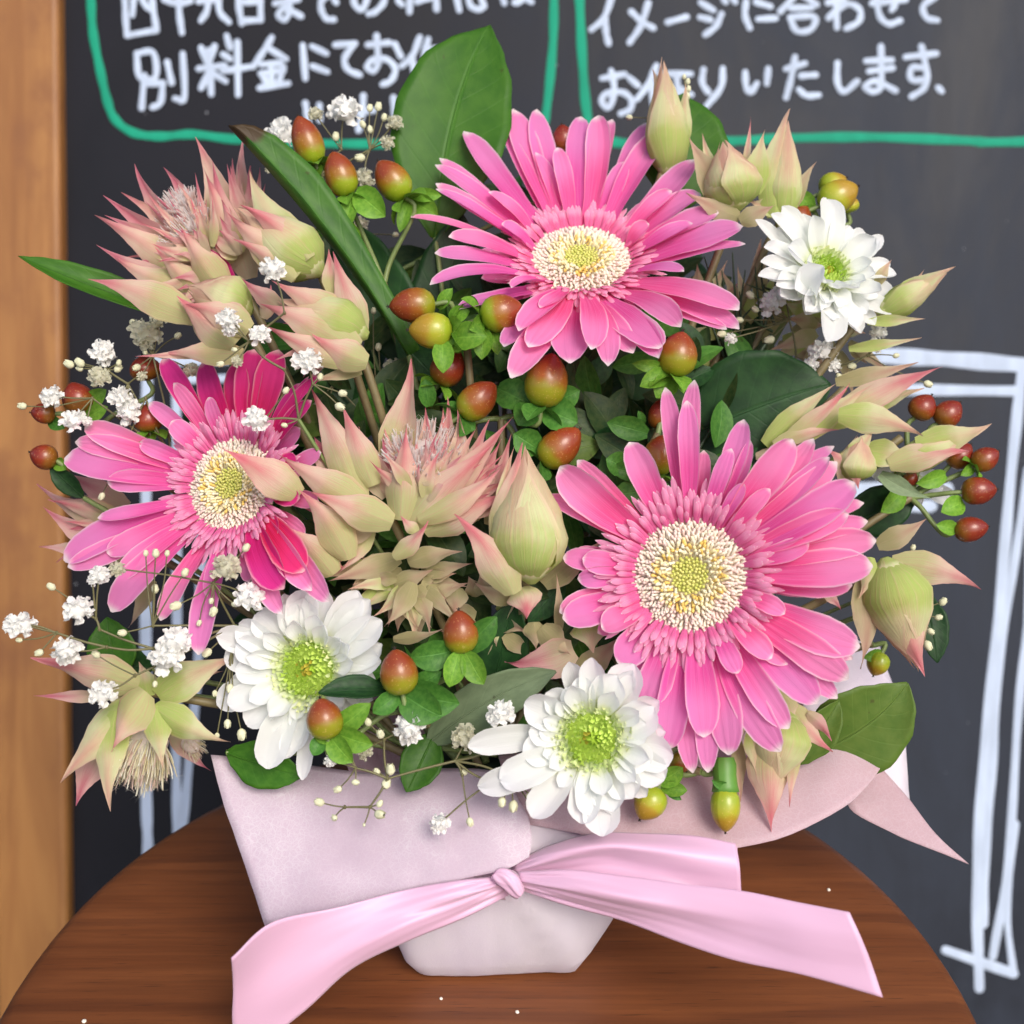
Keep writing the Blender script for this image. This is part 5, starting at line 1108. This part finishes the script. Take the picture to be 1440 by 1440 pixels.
gyps("baby's breath with many closed buds fanning over the paper at the bottom centre", (640, 1070), .338, {1: (545, 1095, 0, 4), 2: (520, 1135, 1, 6), 3: (650, 1090, 0, 2), 4: (690, 1100, 0, 4), 5: (720, 1095, 0, 5), 6: (500, 1080, 1, 5), 7: (540, 1040, 1, 4), 8: (485, 1135, 2, 6), 9: (700, 1050, 0, 3)},
 [(576, 1023, 25, 7), (704, 1002, 23, 9), (656, 1037, 23, 0, 1, -3), (618, 1158, 17, 4), (512, 1055, 16, 7, 1, -4), (465, 1070, 10, 6)],
 [(449, 1128, 8, 8), (470, 1150, 6, 8), (475, 1110, 7, 6), (534, 1145, 9, 2), (534, 1130, 6, 2), (549, 1082, 9, 1), (543, 1102, 9, 1), (535, 1032, 8, 7), (517, 1015, 7, 7), (481, 1029, 7, 6), (661, 1156, 7, 3), (652, 1086, 6, 0), (706, 1128, 8, 5), (722, 1134, 9, 5), (748, 1120, 9, 5), (752, 1105, 8, 5), (778, 1088, 9, 5), (762, 1082, 9, 5), (480, 1055, 5, 6), (530, 1085, 6, 1), (500, 1100, 6, 6), (512, 1160, 3, 2), (728, 1102, 7, 5), (745, 1130, 7, 5)], 5)
gyps("baby's breath tufts under the upper right chrysanthemum", (1120, 520), .395, {1: (1110, 450, 0, 4), 2: (1160, 500, 0, 5), 3: (1220, 500, 0, 2)},
 [(1083, 425, 20, 1), (1100, 412, 18, 1), (1157, 492, 20, 2), (1140, 512, 14, 2), (1236, 466, 13, 3), (1233, 485, 12, 3), (1170, 512, 14, 2), (1028, 476, 10, 1)], [(1082, 478, 8, 1), (1055, 415, 7, 1), (1062, 435, 6, 1), (1198, 515, 7, 3), (1015, 470, 7, 1), (1180, 530, 6, 2), (1305, 540, 7, 3), (1040, 450, 6, 1), (1260, 500, 5, 3)], 6)
gyps("few tiny baby's breath buds dangling at the right edge over a dark leaf", (1240, 830), .378, {1: (1290, 860, 0, 2)}, [], [(1326, 846, 7, 1), (1320, 868, 6, 1), (1309, 888, 6, 1), (1305, 908, 8, 1), (1301, 880, 5, 1), (1284, 770, 5, 0)], 7)
gyps("single dim baby's breath blossom left of centre among brown twigs", (520, 590), .392, {1: (530, 550, 0, 0), 2: (470, 540, 0, 0)}, [(552, 518, 15, 1, 1), (540, 535, 8, 1, 1), (445, 575, 10, 2, 1), (455, 600, 9, 2, 1)], [(532, 488, 6, 1), (525, 437, 5, 1), (510, 600, 6, 0), (560, 545, 5, 1)], 8)
gyps("tiny pale buds on a thread above the slim bud at the top", (950, 240), .415, {1: (965, 170, 0, 0)}, [], [(967, 115, 5, 1), (968, 125, 5, 1), (966, 135, 6, 1), (885, 165, 5, 1), (962, 108, 4, 1)], 9)

# needle foliage right of the top gerbera
for k, (bx, by, d_, lb) in enumerate(((1030, 520, .40, 'fine dark needle foliage right of the top gerbera'), (1085, 470, .392, 'fine dark needles against the upper right chrysanthemum'))):
    t = thing('needle_twig', P(bx, by, d_), lb, 'foliage', 'dark needle like twigs'); rnd = random.Random(k)
    tips = ([(990, 360), (1004, 355), (1030, 355), (1015, 380), (985, 400), (960, 390), (1048, 380), (1040, 410), (1060, 430), (1010, 420)], [(1092, 370), (1098, 385), (1072, 365), (1062, 375), (1110, 380), (1050, 400), (1075, 400), (1060, 450)])[k]
    for (x, y) in tips:
        b = P(bx + rnd.uniform(-14, 14), by + rnd.uniform(-60, 0), d_); tp = P(x, y, d_ - .004); g = G(); tube(g, [b, b.lerp(tp, .6) + RT * rnd.uniform(-.002, .002), tp], .0006, .0002, 5); g.build('needle', M['needle'], t)
    g = G(); tube(g, [P(bx, by, d_), FOAM], .0008, .0008, 5); g.build('stem', M['needle'], t)
